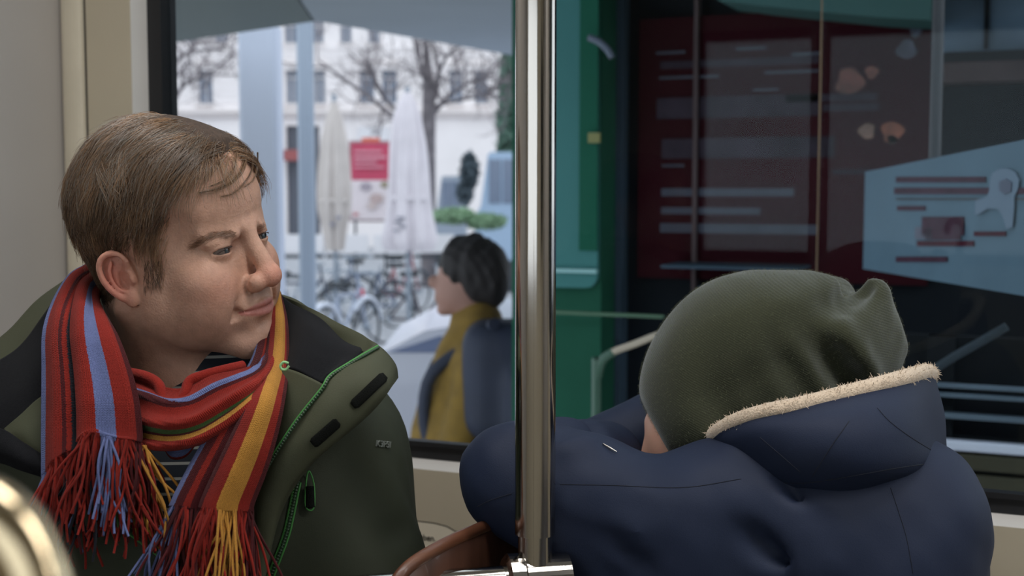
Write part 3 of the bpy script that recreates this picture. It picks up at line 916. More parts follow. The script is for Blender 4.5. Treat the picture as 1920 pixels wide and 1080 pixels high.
o = obj('forelock', H2V(v), q, M_hair, hair, col=np.repeat(ca*(1-tw)+cb*tw, 36, 0)); o['kind'] = 'stuff'
# sideburn, eyebrow and lash hairs lie on the skin
def skin_hairs(name, roots_px, dirpx, ln, r, cols, lift=0.4, jitter=0.25):
    PP = []
    for (x, y) in roots_px:
        try: a = hp(x, y, lift, 1); dx, dy = dirpx(x, y); L_ = ln*(0.7+0.6*random.random())
        except ValueError: continue
        j = rng.normal(size=2)*jitter
        try: b_ = hp(x+(dx+j[0])*L_, y+(dy+j[1])*L_, lift+0.5, 1)
        except ValueError: continue
        if np.linalg.norm(b_-a) > 20: continue
        m_ = (a+b_)/2+(V2H(V(x, y, HD-0.5))-a)/np.linalg.norm(V2H(V(x, y, HD-0.5))-a)*0.5
        PP.append([a, m_, b_])
    PP = np.array(PP); k = len(PP); t = rng.random(k)[:, None]
    v, q = tubes(PP, np.array([[1, 0.9, 0.4]])*r*np.ones((k, 1)), 3)
    o = obj(name, H2V(v), q, M_hair, man, col=np.repeat(cols[0]*(1-t)+cols[1]*t, 9, 0)); o['kind'] = 'stuff'
    return o
bc0, bc1 = np.array(S(112, 82, 62)[:3]), np.array(S(158, 118, 92)[:3])
ebl = crom(np.array([(362, 462), (380, 450), (402, 440), (425, 437), (442, 439)], float), 60)
rp = [(x+rng.normal()*2, y+rng.normal()*3.2) for x, y in ebl for _ in range(5)]
skin_hairs('eyebrow', rp, lambda x, y: (-0.85, 0.30), 12, 0.16, (bc0, bc1))
ebr = crom(np.array([(484, 428), (496, 422), (508, 414), (514, 410)], float), 24)
rp = [(x+rng.normal()*1.5, y+rng.normal()*3.0) for x, y in ebr for _ in range(6)]
skin_hairs('eyebrow', rp, lambda x, y: (0.8, -0.35), 8, 0.16, (bc0, bc1))
rp = [(270+rng.random()*34, 488+rng.random()**1.3*50) for _ in range(170)]
skin_hairs('sideburn', rp, lambda x, y: (0.12, 0.95), 15, 0.2, (ca, bc1))

# ---- trousers and torso of the man
def mp(px, py, d): return V(px, py, d)
hipz = 0.46-CAM[2]+0.115
def pants_sdf(p):
    hip = V(360, 1000, 1.33); hip[2] = hipz
    d = ell(p, hip, (0.19, 0.15, 0.11))
    for s in (-1, 1):
        k_ = hip+np.array([s*0.12+0.05, -0.36, 0.0]); a_ = k_+np.array([0.02, 0.02, -0.42])
        d = smin(d, cap(p, hip+np.array([s*0.09, 0, 0]), k_, 0.085, 0.062), 0.04)
        d = smin(d, cap(p, k_, a_, 0.06, 0.045), 0.02)
        d = smin(d, cap(p, a_+np.array([0, 0.02, -0.02]), a_+np.array([0.0, -0.15, -0.03]), 0.042, 0.036), 0.02)
    return d
hp_ = V(360, 1000, 1.33)
v, q = mesh_sdf(pants_sdf, (hp_[0]-0.4, hp_[1]-0.75, hipz-0.56), (hp_[0]+0.45, hp_[1]+0.3, hipz+0.2), 0.016, smooth=2)
obj('trousers', v, q, M_pants, man)

# striped sweater
def torso_sdf(p, g=0.0):
    c_ = V(365, 1010, 1.275)
    d = ell(p, c_, (0.185, 0.138, 0.26))
    d = smin(d, cap(p, V(150, 860, 1.275), V(600, 865, 1.275), 0.07), 0.06)
    d = smin(d, cap(p, c_, np.array([c_[0], c_[1]+0.04, hipz]), 0.14, 0.16), 0.05)
    return d-g
M_sw = bpy.data.materials.new('striped_jersey'); M_sw.use_nodes = True
nt = M_sw.node_tree; N_ = nt.nodes; b = N_['Principled BSDF']; b.inputs['Roughness'].default_value = 0.9
tc = N_.new('ShaderNodeAttribute'); tc.attribute_name = 'Col'
sp = N_.new('ShaderNodeSeparateColor'); nt.links.new(tc.outputs['Color'], sp.inputs[0])
mm = N_.new('ShaderNodeMath'); mm.operation = 'PINGPONG'; mm.inputs[1].default_value = 0.5
nt.links.new(sp.outputs[0], mm.inputs[0])
cr = N_.new('ShaderNodeValToRGB'); cr.color_ramp.elements[0].position = 0.075; cr.color_ramp.elements[0].color = S(150, 152, 146)
cr.color_ramp.elements[1].position = 0.11; cr.color_ramp.elements[1].color = S(27, 34, 44)
nt.links.new(mm.outputs[0], cr.inputs[0]); nt.links.new(cr.outputs[0], b.inputs['Base Color'])
lo, hi = V(-60, 700, 1.3), V(800, 700, 1.3)
v, q = mesh_sdf(torso_sdf, (lo[0], 1.05, hipz), (hi[0], 1.5, -0.13), 0.009, smooth=2)
sw = obj('sweater', v, q, M_sw, man, col=np.stack([(v[:, 2]+1.0)/0.0128+1.0*0, v[:, 2]*0, v[:, 2]*0], 1))

# ---- jacket: olive shell, open down the front
def jacket_sdf(p, off=0.0):
    c_ = V(365, 1020, 1.285)
    d = ell(p, c_, (0.215, 0.145, 0.27))
    sL, sR = V(40, 845, 1.29), V(585, 860, 1.27)
    d = smin(d, cap(p, sL, sR, 0.085, 0.078), 0.05)
    d = smin(d, cap(p, c_, np.array([c_[0], c_[1]+0.03, hipz]), 0.17, 0.18), 0.05)
    arm = chain(p, [sR, V(640, 1050, 1.235), V(690, 1320, 1.16)], [0.078, 0.078, 0.07])
    arm = smin(arm, cap(p, V(690, 1320, 1.16), V(520, 1560, 1.03), 0.068, 0.05), 0.03)
    arm2 = chain(p, [sL, V(-35, 1070, 1.26), V(-60, 1330, 1.17)], [0.085, 0.08, 0.07])
    arm2 = smin(arm2, cap(p, V(-60, 1330, 1.17), V(150, 1560, 1.03), 0.068, 0.05), 0.03)
    d = smin(d, arm, 0.035); d = smin(d, arm2, 0.035)
    # creases
    d = d+0.0045*wav(p*np.float32((1, 1, 0.7)), 3, 26)+0.002*wav(p, 5, 55)
    d = sub(d, chain(p, [V(690, 900, 1.14), V(660, 960, 1.13), V(640, 1040, 1.12)], [0.006, 0.008, 0.004]), 0.02)
    d = sub(d, chain(p, [V(770, 985, 1.20), V(715, 1010, 1.15), V(690, 1060, 1.14)], [0.004, 0.007, 0.004]), 0.018)
    d = sub(d, chain(p, [V(560, 960, 1.14), V(566, 1060, 1.13), V(565, 1140, 1.13)], [0.006, 0.009, 0.006]), 0.015)
    # open front
    oc = V(365, 960, 1.12)
    w_ = np.clip(0.5+(p[:, 2]-V(0, 1080, 1.1)[2])/0.25, 0.25, 1.1)
    q_ = np.abs(p[:, 0]-(oc[0]+0.01))-0.075*w_
    q_ = smax(q_, p[:, 1]-1.235, 0.01)
    d = sub(d, q_, 0.012)
    # neck hole
    d = sub(d, cap(p, V(345, 560, 1.2), V(345, 880, 1.22), 0.10, 0.07), 0.02)
    return d-off
v, q = mesh_sdf(jacket_sdf, (-0.66, 0.80, hipz-0.02), (0.02, 1.50, -0.10), 0.0065, smooth=2)
jk = obj('jacket', v, q, M_jack, man)
jbv = bvh(v, q)

def cloth(name, rows, m, parent, thick=0.004, n=40, mm_=30, fold=None, uv_=True):
    G = patch(rows, n, mm_)
    if fold is not None:
        Nn = gridnorm(G); uu, vv = np.meshgrid(np.linspace(0, 1, mm_), np.linspace(0, 1, n))
        G = G+Nn*fold(uu, vv)[..., None]
    v, q, uv = sheet(G, thick)
    return obj(name, v, q, m, parent, uv=uv), G

# image-right collar: black fleece lining inside the stand, olive edge behind it
cloth('collar_shell', [[(526, 552, 1.275), (530, 562, 1.272), (532, 576, 1.275)],
                       [(560, 566, 1.252), (562, 580, 1.252), (558, 596, 1.255)],
                       [(625, 603, 1.24), (628, 618, 1.232), (624, 634, 1.23)],
                       [(680, 631, 1.205), (684, 644, 1.19), (676, 660, 1.18)],
                       [(708, 650, 1.165), (705, 655, 1.155), (700, 668, 1.145)]], M_jackin, jk, 0.005, 40, 20)
cloth('collar_lining', [[(520, 548, 1.262), (526, 605, 1.23), (531, 645, 1.19), (532, 692, 1.135)],
                        [(548, 571, 1.235), (557, 612, 1.19), (561, 656, 1.145), (560, 700, 1.112)],
                        [(593, 603, 1.208), (600, 630, 1.155), (604, 668, 1.122), (590, 712, 1.098)],
                        [(634, 635, 1.195), (640, 645, 1.15), (636, 676, 1.122), (610, 720, 1.092)],
                        [(676, 656, 1.16), (676, 666, 1.14), (660, 684, 1.12), (622, 706, 1.092)]], M_line, jk, 0.006, 50, 40,
      fold=lambda u, v: 0.002*np.sin(v*9+u*3))
# facing between lining and zip
cloth('front_facing', [[(528, 688, 1.12), (560, 698, 1.105), (590, 712, 1.094), (612, 724, 1.089)],
                       [(524, 760, 1.105), (545, 765, 1.096), (565, 770, 1.09), (582, 772, 1.086)],
                       [(506, 840, 1.105), (518, 840, 1.096), (530, 838, 1.09), (540, 832, 1.086)],
                       [(482, 920, 1.115), (490, 918, 1.105), (498, 915, 1.098), (506, 905, 1.09)],
                       [(470, 985, 1.125), (478, 985, 1.115), (484, 985, 1.108), (490, 980, 1.10)]], M_jackin, jk, 0.004, 50, 24)
# turned-back storm flap
flap, FG = cloth('storm_flap', [[(704, 648, 1.145), (722, 664, 1.14), (738, 686, 1.142), (742, 708, 1.15)],
                            [(655, 684, 1.105), (682, 700, 1.092), (712, 722, 1.092), (722, 732, 1.10)],
                            [(606, 728, 1.085), (635, 750, 1.076), (670, 775, 1.08), (684, 772, 1.09)],
                            [(562, 784, 1.082), (590, 805, 1.072), (618, 825, 1.076), (640, 815, 1.085)],
                            [(520, 848, 1.084), (545, 862, 1.076), (568, 876, 1.078), (584, 870, 1.088)],
                            [(484, 925, 1.092), (500, 940, 1.086), (522, 945, 1.086), (540, 935, 1.094)],
                            [(462, 1010, 1.10), (480, 1030, 1.094), (500, 1030, 1.094), (512, 1000, 1.10)],
                            [(440, 1100, 1.10), (460, 1115, 1.096), (480, 1110, 1.096), (490, 1085, 1.10)]], M_jackin, jk, 0.005, 70, 36,
                fold=lambda u, v: 0.0025*np.sin(v*7)*u)
fv, ff_, _ = sheet(FG, 0.005); fbv = bvh(fv, ff_)
def strip_on(bv, name, a, b, w, m, parent, th=0.0022, n=14, lift=0.0008):
    """rounded strip lying on a surface between two pixels, w pixels wide"""
    a, b = np.array(a, float), np.array(b, float); t = (b-a)/np.linalg.norm(b-a); s = np.array([-t[1], t[0]])
    L_ = np.linalg.norm(b-a); rows = []
    for i in range(n):
        u = i/(n-1); e = min(u, 1-u)*L_; hw = w/2*min(1, math.sqrt(max(0.02, 1-(1-min(1, e/(w*0.25)))**2))*0.4+0.6)
        rows.append([hit(bv, *(a+t*L_*u+s*k), lift) for k in np.linspace(-hw, hw, 5)])
    v, q, uv = sheet(np.array(rows), th)
    return obj(name, v, q, m, parent)
strip_on(fbv, 'velcro_strip', (661, 761), (720, 706), 19, M_velc, jk)
strip_on(fbv, 'velcro_strip', (586, 832), (634, 790), 19, M_velc, jk)
# zip along the edge: green tape with dark teeth
def zipper(name, pix, bv, tape_w, parent, n=90, both=False, dd=None):
    c_ = crom(np.array(pix, float), n)
    if bv is not None: pts = np.array([hit(bv, x, y, 0.002) for x, y in c_[:, :2]])
    else: pts = np.array([V(*k) for k in c_])
    t = np.gradient(pts, axis=0); t /= np.linalg.norm(t, axis=1, keepdims=True)
    view = pts/np.linalg.norm(pts, axis=1, keepdims=True)
    s = np.cross(t, view); s /= np.linalg.norm(s, axis=1, keepdims=True)
    z = obj(name, *tube(pts-s*tape_w*0.9, tape_w*0.62, 8), M_zipt, parent)
    if both: obj('zip_tape', *tube(pts+s*tape_w*1.1, tape_w*0.42, 8), M_zipt, parent)
    core = obj('zip_core', *tube(pts, tape_w*0.8, 8), M_zipd, parent)
    # teeth
    L_ = np.concatenate([[0], np.cumsum(np.linalg.norm(np.diff(pts, axis=0), axis=1))]); k = int(L_[-1]/0.0026)
    u = np.linspace(0, L_[-1], k); tp = np.stack([np.interp(u, L_, pts[:, i]) for i in range(3)], 1)
    ts = np.stack([np.interp(u, L_, s[:, i]) for i in range(3)], 1); tv = np.stack([np.interp(u, L_, view[:, i]) for i in range(3)], 1)
    tt = np.cross(ts, tv)
    VV, QQ = [], []
    bb, bf = box((-1, -1, -1), (1, 1, 1)); bb = np.array(bb)
    for i in range(k):
        VV.append(tp[i]-tv[i]*tape_w*0.7+(bb[:, :1]*ts[i]*tape_w*0.75+bb[:, 1:2]*tv[i]*tape_w*0.35+bb[:, 2:]*tt[i]*0.0007)); QQ.append(np.array(bf)+8*i)
    if k: 
        o = obj('zip_teeth', np.concatenate(VV), np.concatenate(QQ), M_zipd, parent, smooth=False); o['kind'] = 'stuff'
    return z
zipper('front_zip', [(710, 651, 1.137), (680, 668, 1.112), (652, 685, 1.10), (620, 706, 1.088), (604, 731, 1.08), (561, 785, 1.076), (518, 849, 1.078), (495, 890, 1.082), (474, 935, 1.088), (455, 1000, 1.094), (435, 1090, 1.097)], None, 0.0016, jk)
zipper('chest_zip', [(558, 905), (548, 950), (536, 1000), (520, 1045), (505, 1085)], jbv, 0.0024, jk, both=True)
# zip puller hanging below the flap
pp = [hit(jbv, 577, 890, 0.004), hit(jbv, 578, 915, 0.006), hit(jbv, 580, 952, 0.006)]
pl = obj('zip_puller', *tube(pp[1:], [0.0042, 0.0046], 10), M_velc, jk)
lp = np.array([hit(jbv, x, y, 0.007) for x, y in ((577, 888), (572, 903), (571, 945), (579, 957), (587, 950), (585, 912))])
obj('puller_cord', *tube(lp, 0.0008, 6, 40, True), M_zipt, jk)
# cord loop at the collar
lp = np.array([V(x, y, 1.078) for x, y in ((541, 681), (532, 679), (526, 685), (528, 692), (536, 693), (542, 686))])
obj('cord_loop', *tube(lp, 0.0011, 8, 40), mat('pale_green_cord', S(150, 200, 140), 0.6), jk)
# lettering on the sleeve
tp = hit(jbv, 703, 837, 0.001); te = hit(jbv, 722, 839, 0.001)
text_mesh('K3PSI', 0.0085, W(tp), W(te)-W(tp), (0, 0, 1), M_print, jk, 'sleeve_print', 0.0008)
# image-left collar
cloth('collar_shell', [[(156, 508, 1.26), (150, 520, 1.25), (144, 540, 1.23)],
                       [(118, 532, 1.25), (116, 550, 1.24), (112, 575, 1.22)],
                       [(70, 568, 1.235), (72, 592, 1.22), (74, 615, 1.20)],
                       [(20, 622, 1.22), (22, 655, 1.20), (30, 680, 1.185)],
                       [(-40, 668, 1.21), (-36, 700, 1.19), (-30, 730, 1.175)]], M_jackin, jk, 0.006, 44, 20)
cloth('collar_lining', [[(175, 520, 1.22), (190, 580, 1.18), (200, 640, 1.15), (200, 720, 1.14)],
                        [(118, 556, 1.225), (120, 620, 1.18), (120, 690, 1.145), (110, 740, 1.13)],
                        [(80, 596, 1.205), (80, 650, 1.17), (74, 710, 1.14), (70, 762, 1.125)],
                        [(30, 660, 1.185), (30, 700, 1.16), (28, 750, 1.135), (24, 800, 1.12)],
                        [(-40, 706, 1.17), (-40, 750, 1.15), (-40, 790, 1.13), (-40, 830, 1.12)]], M_line, jk, 0.006, 50, 40,
      fold=lambda u, v: 0.002*np.sin(v*8+u*4))
cloth('front_facing', [[(150, 720, 1.125), (160, 800, 1.11), (160, 880, 1.105)],
                       [(84, 742, 1.122), (95, 800, 1.108), (96, 870, 1.10)],
                       [(40, 780, 1.118), (50, 812, 1.106), (60, 852, 1.10)],
                       [(10, 806, 1.118), (14, 816, 1.112), (20, 830, 1.108)]], M_jackin, jk, 0.004, 40, 30)
lf, LG = cloth('storm_flap', [[(-60, 800, 1.10), (-60, 835, 1.09), (-60, 865, 1.09)],
                     [(0, 806, 1.095), (0, 836, 1.085), (0, 866, 1.087)],
                     [(40, 832, 1.092), (40, 856, 1.082), (42, 880, 1.085)],
                     [(85, 862, 1.095), (86, 878, 1.088), (90, 896, 1.09)]], M_line, jk, 0.006, 40, 20)
zipper('front_zip', [(225, 985, 1.108), (250, 1003, 1.10), (275, 1022, 1.096), (298, 1040, 1.094), (315, 1062, 1.094)], None, 0.0016, jk)
cloth('front_panel', [[(180, 900, 1.15), (230, 975, 1.112), (300, 1035, 1.102), (330, 1075, 1.10)],
                      [(150, 960, 1.135), (200, 1000, 1.112), (270, 1050, 1.102), (310, 1085, 1.10)],
                      [(110, 1020, 1.13), (180, 1060, 1.115), (240, 1090, 1.108), (280, 1120, 1.10)],
                      [(90, 1120, 1.13), (160, 1130, 1.12), (220, 1150, 1.11), (260, 1170, 1.10)]], M_jack, jk, 0.004, 30, 30)

# ---- the scarf
RED, MAR, BLK, BLU, YEL, GRN, CRM = S(132, 34, 25), S(72, 20, 24), S(28, 30, 38), S(100, 111, 156), S(182, 130, 56), S(62, 92, 48), S(150, 120, 110)
scarf = thing('scarf', W(V(330, 780, 1.1)), kind=None)
scarf.parent = man; scarf.location = Vector(W(V(330, 780, 1.1))-man_base)
M_s1 = knit_mat('scarf_wool_hanging', [(0, BLU), (0.055, RED), (0.235, MAR), (0.26, RED), (0.28, BLK), (0.385, RED), (0.56, BLU), (0.75, RED), (0.94, MAR)], su=70, sv=150)
M_s2 = knit_mat('scarf_wool_loop', [(0, RED), (0.24, BLU), (0.27, MAR), (0.32, RED), (0.66, GRN), (0.76, MAR), (0.82, YEL), (0.9, RED)], su=60, sv=120)
M_s3 = knit_mat('scarf_wool_end', [(0, BLU), (0.08, MAR), (0.16, RED), (0.22, MAR), (0.40, RED), (0.56, YEL), (0.80, RED), (0.93, MAR)], su=70, sv=150)
M_s4 = knit_mat('scarf_wool_edge', [(0, RED), (0.5, RED), (0.7, BLU), (0.95, RED)], su=40, sv=100)
M_yarn = knit_mat('yarn', None, sheen=0.06, strength=0.3, attr=True)
def sfold1(u, v): return 0.0045*np.exp(-((u-0.18)/0.10)**2)-0.008*np.exp(-((u-0.325)/0.035)**2)+0.004*np.exp(-((u-0.5)/0.12)**2)+0.0005*np.sin(u*24+v*4)-0.004*(u > 0.9)*(u-0.9)*10
def row1(y, x0, x1, d0, d1, bul=0.014, n=7):
    r = []
    for i in range(n):
        t = i/(n-1); r.append((x0+(x1-x0)*t, y if not callable(y) else y(t), d0+(d1-d0)*t-bul*math.sin(math.pi*t)))
    return r
rows = [row1(lambda t: 500+42*t, 163, 192, 1.235, 1.20, 0.005),
        row1(lambda t: 520+42*t, 132, 186, 1.205, 1.165, 0.008),
        row1(lambda t: 566+30*t, 104, 202, 1.165, 1.12, 0.012),
        row1(lambda t: 622+14*t, 86, 222, 1.135, 1.095),
        row1(lambda t: 690+6*t, 84, 244, 1.115, 1.078),
        row1(lambda t: 752, 83, 258, 1.10, 1.07),
        row1(lambda t: 815-4*t, 82, 264, 1.09, 1.066),
        row1(lambda t: 895-85*min(1, t*2.2)+18*t, 82, 263, 1.083, 1.064)]
s1, SG1 = cloth('scarf_fall', rows, M_s1, scarf, 0.006, 90, 120, fold=sfold1)
rows = [row1(lambda t: 545+8*t, 500, 524, 1.235, 1.24, 0.003),
        row1(lambda t: 600+10*t, 494, 537, 1.20, 1.195, 0.006),
        row1(lambda t: 665+26*t, 482, 539, 1.155, 1.13, 0.008),
        row1(lambda t: 742+12*t, 440, 530, 1.09, 1.085, 0.012),
        row1(lambda t: 815+14*t, 396, 514, 1.075, 1.068, 0.012),
        row1(lambda t: 872+14*t, 362, 497, 1.072, 1.063, 0.012),
        row1(lambda t: 925+16*t, 334, 476, 1.07, 1.062, 0.012),
        row1(lambda t: 950+8*t, 322, 474, 1.07, 1.062, 0.012)]
def sfold3(u, v): return 0.003*np.exp(-((u-0.1)/0.08)**2)-0.006*np.exp(-((u-0.30)/0.06)**2)*v+0.003*np.exp(-((u-0.6)/0.2)**2)+0.0005*np.sin(u*20+v*3)
s3, SG3 = cloth('scarf_fall', rows, M_s3, scarf, 0.006, 90, 100, fold=sfold3)
# loop round the neck: four stations across, folds along it
cols = []
for (tx, ty, td), (bx, by, bd), sag in (((236, 690, 1.135), (236, 820, 1.105), 0.0), ((268, 706, 1.115), (276, 836, 1.083), 0.0),
        ((312, 728, 1.10), (326, 840, 1.072), 0.0), ((352, 728, 1.097), (378, 828, 1.068), 0.0), ((398, 706, 1.098), (430, 798, 1.068), 0.0),
        ((444, 696, 1.105), (475, 758, 1.075), 0.0), ((484, 680, 1.14), (510, 715, 1.105), 0.0), ((506, 645, 1.185), (532, 660, 1.16), 0.0), ((512, 600, 1.23), (530, 610, 1.215), 0.0)):
    cols.append([(tx+(bx-tx)*t, ty+(by-ty)*t, td+(bd-td)*t-0.012*math.sin(math.pi*t)) for t in np.linspace(0, 1, 6)])
def sfold2(u, v): 
    a = 0.006*np.abs(np.sin(math.pi*(u*3.0+0.25*np.sin(v*3))))**0.7
    return -(a-0.004)*np.minimum(1, 4*np.minimum(v+0.1, 1.1-v))
s2, _ = cloth('scarf_loop', cols, M_s2, scarf, 0.006, 110, 90, fold=lambda u, v: -sfold2(u, v))
# inner turn of the loop with its curled top edge
ed = np.array([V(x, y, d) for x, y, d in ((236, 698, 1.125), (272, 706, 1.108), (296, 720, 1.10), (305, 745, 1.094), (316, 757, 1.09), (334, 754, 1.09), (347, 738, 1.092), (356, 715, 1.097), (382, 704, 1.10), (420, 694, 1.108), (455, 686, 1.125))])
G = np.stack([crom(ed, 80)+np.array([0, 0.012*t+0.004*t, -0.05*t]) for t in np.linspace(0, 1, 20)], 1)
v, q, uv = sheet(G, 0.006); obj('scarf_inner_turn', v, q, M_s4, scarf, uv=uv)
obj('scarf_inner_edge', *tube(ed, 0.0048, 10, 80), knit_mat('scarf_wool_red', col=RED), scarf)
# fringes
def fringe(G, edge_t, colours, n, lmin, lmax, gravity_bias, name, r=0.00125, seed=1, spread=0.3):
    rr = np.random.default_rng(seed); m_ = G.shape[1]; PP, CC = [], []
    for i in range(n):
        t = (i+rr.random())/n; j = t*(m_-1); j0 = int(min(j, m_-2)); fr = j-j0
        row = -1-rr.integers(0, 3)
        p = G[row, j0]*(1-fr)+G[row, j0+1]*fr
        L_ = rr.uniform(lmin, lmax); K_ = 12; st_ = L_/(K_-1)
        d = np.array([gravity_bias(t)+rr.normal()*spread*0.5, -0.12+rr.normal()*0.12, -1.0]); d /= np.linalg.norm(d)
        pts = [p+np.array([0, rr.uniform(-0.003, 0.003), 0.001])]
        ph, am, fq = rr.uniform(0, 6.28), rr.uniform(0.0, 0.5), rr.uniform(3, 8)
        curl = rr.normal()*0.08
        for k in range(1, K_):
            u = k/(K_-1)
            e = d+np.array([am*math.cos(ph+fq*u)*0.7+curl*u*2, 0.25*math.sin(ph*2+fq*u), 0.25*am*math.sin(ph+fq*u)])
            e /= np.linalg.norm(e); pts.append(pts[-1]+e*st_)
        PP.append(pts)
        tt = t+rr.normal()*0.01
        for a_, c_ in colours:
            if tt >= a_: cc_ = c_
        CC.append(np.array(cc_[:3])*rr.uniform(0.75, 1.15))
    PP = np.array(PP); v, q = tubes(PP, r*np.linspace(1, 0.85, 12)[None]*np.ones((n, 1)), 6)
    # each bundle of yarn hangs as one tassel object
    nb_ = 14; per = n//nb_; k = 12*6; kq = 11*6
    for b_ in range(nb_):
        i0, i1 = b_*per, (b_+1)*per if b_ < nb_-1 else n
        vv = v[i0*k:i1*k]; qq = q[i0*kq:i1*kq]-i0*k
        obj('tassel', vv, qq, M_yarn, scarf, col=np.repeat(np.array(CC[i0:i1]), k, 0), uv=np.stack([np.tile(np.linspace(0, 1, 6), len(vv)//6), np.repeat(np.linspace(0, 1, 12*(i1-i0)), 6)], 1))
fringe(SG1, 0, [(0, BLU), (0.055, RED), (0.24, MAR), (0.26, RED), (0.30, BLK), (0.36, RED), (0.58, BLU), (0.74, RED), (0.93, MAR)], 190, 0.055, 0.088, lambda t: -0.1+0.12*t, 'fringe', seed=4)
back = SG1.copy()+np.array([0.004, 0.008, -0.006])
fringe(back[:, 10:], 0, [(0, RED), (0.1, BLU), (0.16, RED), (0.3, BLK), (0.42, RED), (0.62, GRN), (0.68, RED), (0.8, YEL), (0.86, RED), (0.95, YEL)], 110, 0.07, 0.10, lambda t: -0.12+0.5*t*t, 'fringe', seed=5, spread=0.4)
fringe(SG3, 0, [(0, BLU), (0.08, MAR), (0.16, RED), (0.22, MAR), (0.36, RED), (0.56, YEL), (0.80, RED), (0.93, MAR)], 190, 0.07, 0.10, lambda t: -0.22+0.22*t, 'fringe', seed=6)
# ================================================================== the child
M_coat = mat('navy_shell', S(33, 43, 66), 0.65, var=0.05, vscale=12, bump=0.12, bscale=900, spec=0.3)
M_seam = mat('navy_stitching', S(24, 30, 45), 0.8)
M_fleece = mat('cream_fleece', S(226, 206, 182), 0.95, var=0.06, vscale=200, bump=0.8, bscale=600, sheen=0.4, spec=0.1)
M_skin2 = mat('child_skin', S(226, 178, 156), 0.5, sss=0.3, spec=0.35)
M_hat = None
child_base = W(V(1600, 900, 1.33)); child_base[2] = 0
kid = thing('person', child_base, 'child in navy hooded coat and green knit hat resting head on folded arms', 'person')
kz = 0.46-CAM[2]+0.155
def coat_sdf(p):
    sh, el = V(1395, 955, 1.205), V(976, 903, 1.185)
    d = chain(p, [sh, V(1290, 980, 1.185), V(1180, 968, 1.165), V(1080, 940, 1.172), el], [0.066, 0.050, 0.051, 0.056, 0.052], 0.03)
    # puff at the shoulder head
    d = smin(d, ell(p, V(1360, 925, 1.20), (0.06, 0.06, 0.048)), 0.03)
    # forearm folding back behind the pole
    d = smin(d, chain(p, [el, V(1040, 868, 1.25), V(1130, 868, 1.33)], [0.050, 0.046, 0.042]), 0.02)
    # far arm
    far = chain(p, [V(1120, 848, 1.42), V(1230, 820, 1.43), V(1420, 900, 1.42)], [0.040, 0.052, 0.07])
    d = smin(d, far, 0.012)
    # torso
    tc_ = V(1590, 1075, 1.325)
    d = smin(d, ell(p, tc_, (0.114, 0.135, 0.135)), 0.04)
    d = smin(d, cap(p, tc_, np.array([tc_[0]-0.02, tc_[1], kz]), 0.13, 0.15), 0.05)
    d = smin(d, cap(p, V(1480, 1000, 1.22), V(1600, 1120, 1.22), 0.06, 0.09), 0.06)
    d = smin(d, sph(p, V(1705, 965, 1.36), 0.066), 0.04)
    d = smin(d, ell(p, V(1600, 1010, 1.275), (0.105, 0.155, 0.085)), 0.05)
    d = smin(d, cap(p, V(1510, 985, 1.185), V(1690, 968, 1.20), 0.080, 0.076), 0.045)
    # lower part of the sleeve and coat front down to the seat
    d = smin(d, cap(p, V(1160, 1080, 1.2), V(1420, 1120, 1.24), 0.060, 0.085), 0.05)
    d = d+0.0030*wav(p, 11, 28)+0.0020*wav(p*np.float32((0.7, 1, 1.3)), 12, 60)
    # folds
    d = sub(d, sph(p, V(1272, 880, 1.115), 0.013), 0.020)
    d = sub(d, chain(p, [V(1255, 905, 1.10), V(1275, 888, 1.11), V(1290, 862, 1.13)], [0.003, 0.006, 0.004]), 0.018)
    d = sub(d, chain(p, [V(1120, 950, 1.095), V(1280, 960, 1.10), V(1410, 1010, 1.12), V(1500, 1060, 1.13)], [0.003, 0.006, 0.008, 0.004]), 0.022)
    d = sub(d, chain(p, [V(1050, 985, 1.105), V(1150, 1020, 1.11), V(1200, 1060, 1.12)], [0.003, 0.005, 0.003]), 0.02)
    d = sub(d, chain(p, [V(1060, 1030, 1.11), V(1120, 1060, 1.11), V(1160, 1100, 1.12)], [0.003, 0.005, 0.003]), 0.02)
    d = sub(d, chain(p, [V(1110, 800, 1.28), V(1160, 835, 1.24), V(1215, 858, 1.20)], [0.006, 0.007, 0.004]), 0.014)
    d = smin(d, chain(p, [V(1060, 845, 1.135), V(1095, 832, 1.145), V(1110, 850, 1.14)], [0.004, 0.006, 0.003]), 0.016)
    # shoulder seam valley between sleeve and hood
    d = sub(d, chain(p, [V(1385, 838, 1.15), V(1440, 872, 1.135), V(1490, 925, 1.125), V(1535, 1000, 1.12), V(1590, 1080, 1.12)], [0.004]*5), 0.012)
    return d
v, q = mesh_sdf(coat_sdf, (-0.09, 1.00, kz-0.02), (0.52, 1.56, -0.10), 0.0055, smooth=2)
coat = obj('coat', v, q, M_coat, kid)
cbv = bvh(v, q)
def legs_sdf(p):
    a = V(1590, 1075, 1.325); a[2] = kz
    d = ell(p, a, (0.14, 0.13, 0.09))
    for s in (-1, 1):
        k_ = a+np.array([0.16, s*0.07-0.02, -0.03]); d = smin(d, cap(p, a+np.array([0.0, s*0.06, 0]), k_, 0.07, 0.05), 0.03)
        d = smin(d, cap(p, k_, k_+np.array([0.02, -0.2, -0.02]), 0.045, 0.035), 0.02)
    return d
a_ = V(1590, 1075, 1.325)
v, q = mesh_sdf(legs_sdf, (a_[0]-0.25, a_[1]-0.4, kz-0.14), (a_[0]+0.3, a_[1]+0.25, kz+0.12), 0.014, smooth=2)
obj('trousers', v, q, M_pants, kid)
# seams: fine stitched lines on the coat
def seam(pix, bv, parent=coat, r=0.0004, off=0.0001, n=40):
    c_ = crom(np.array(pix, float), n)
    pts = np.array([hit(bv, x, y, off) for x, y in c_])
    return obj('seam', *tube(pts, r, 6), M_seam, parent)
seam([(1050, 908), (1150, 910), (1280, 914), (1390, 898)], cbv)
seam([(895, 950), (920, 938), (960, 925)], cbv)
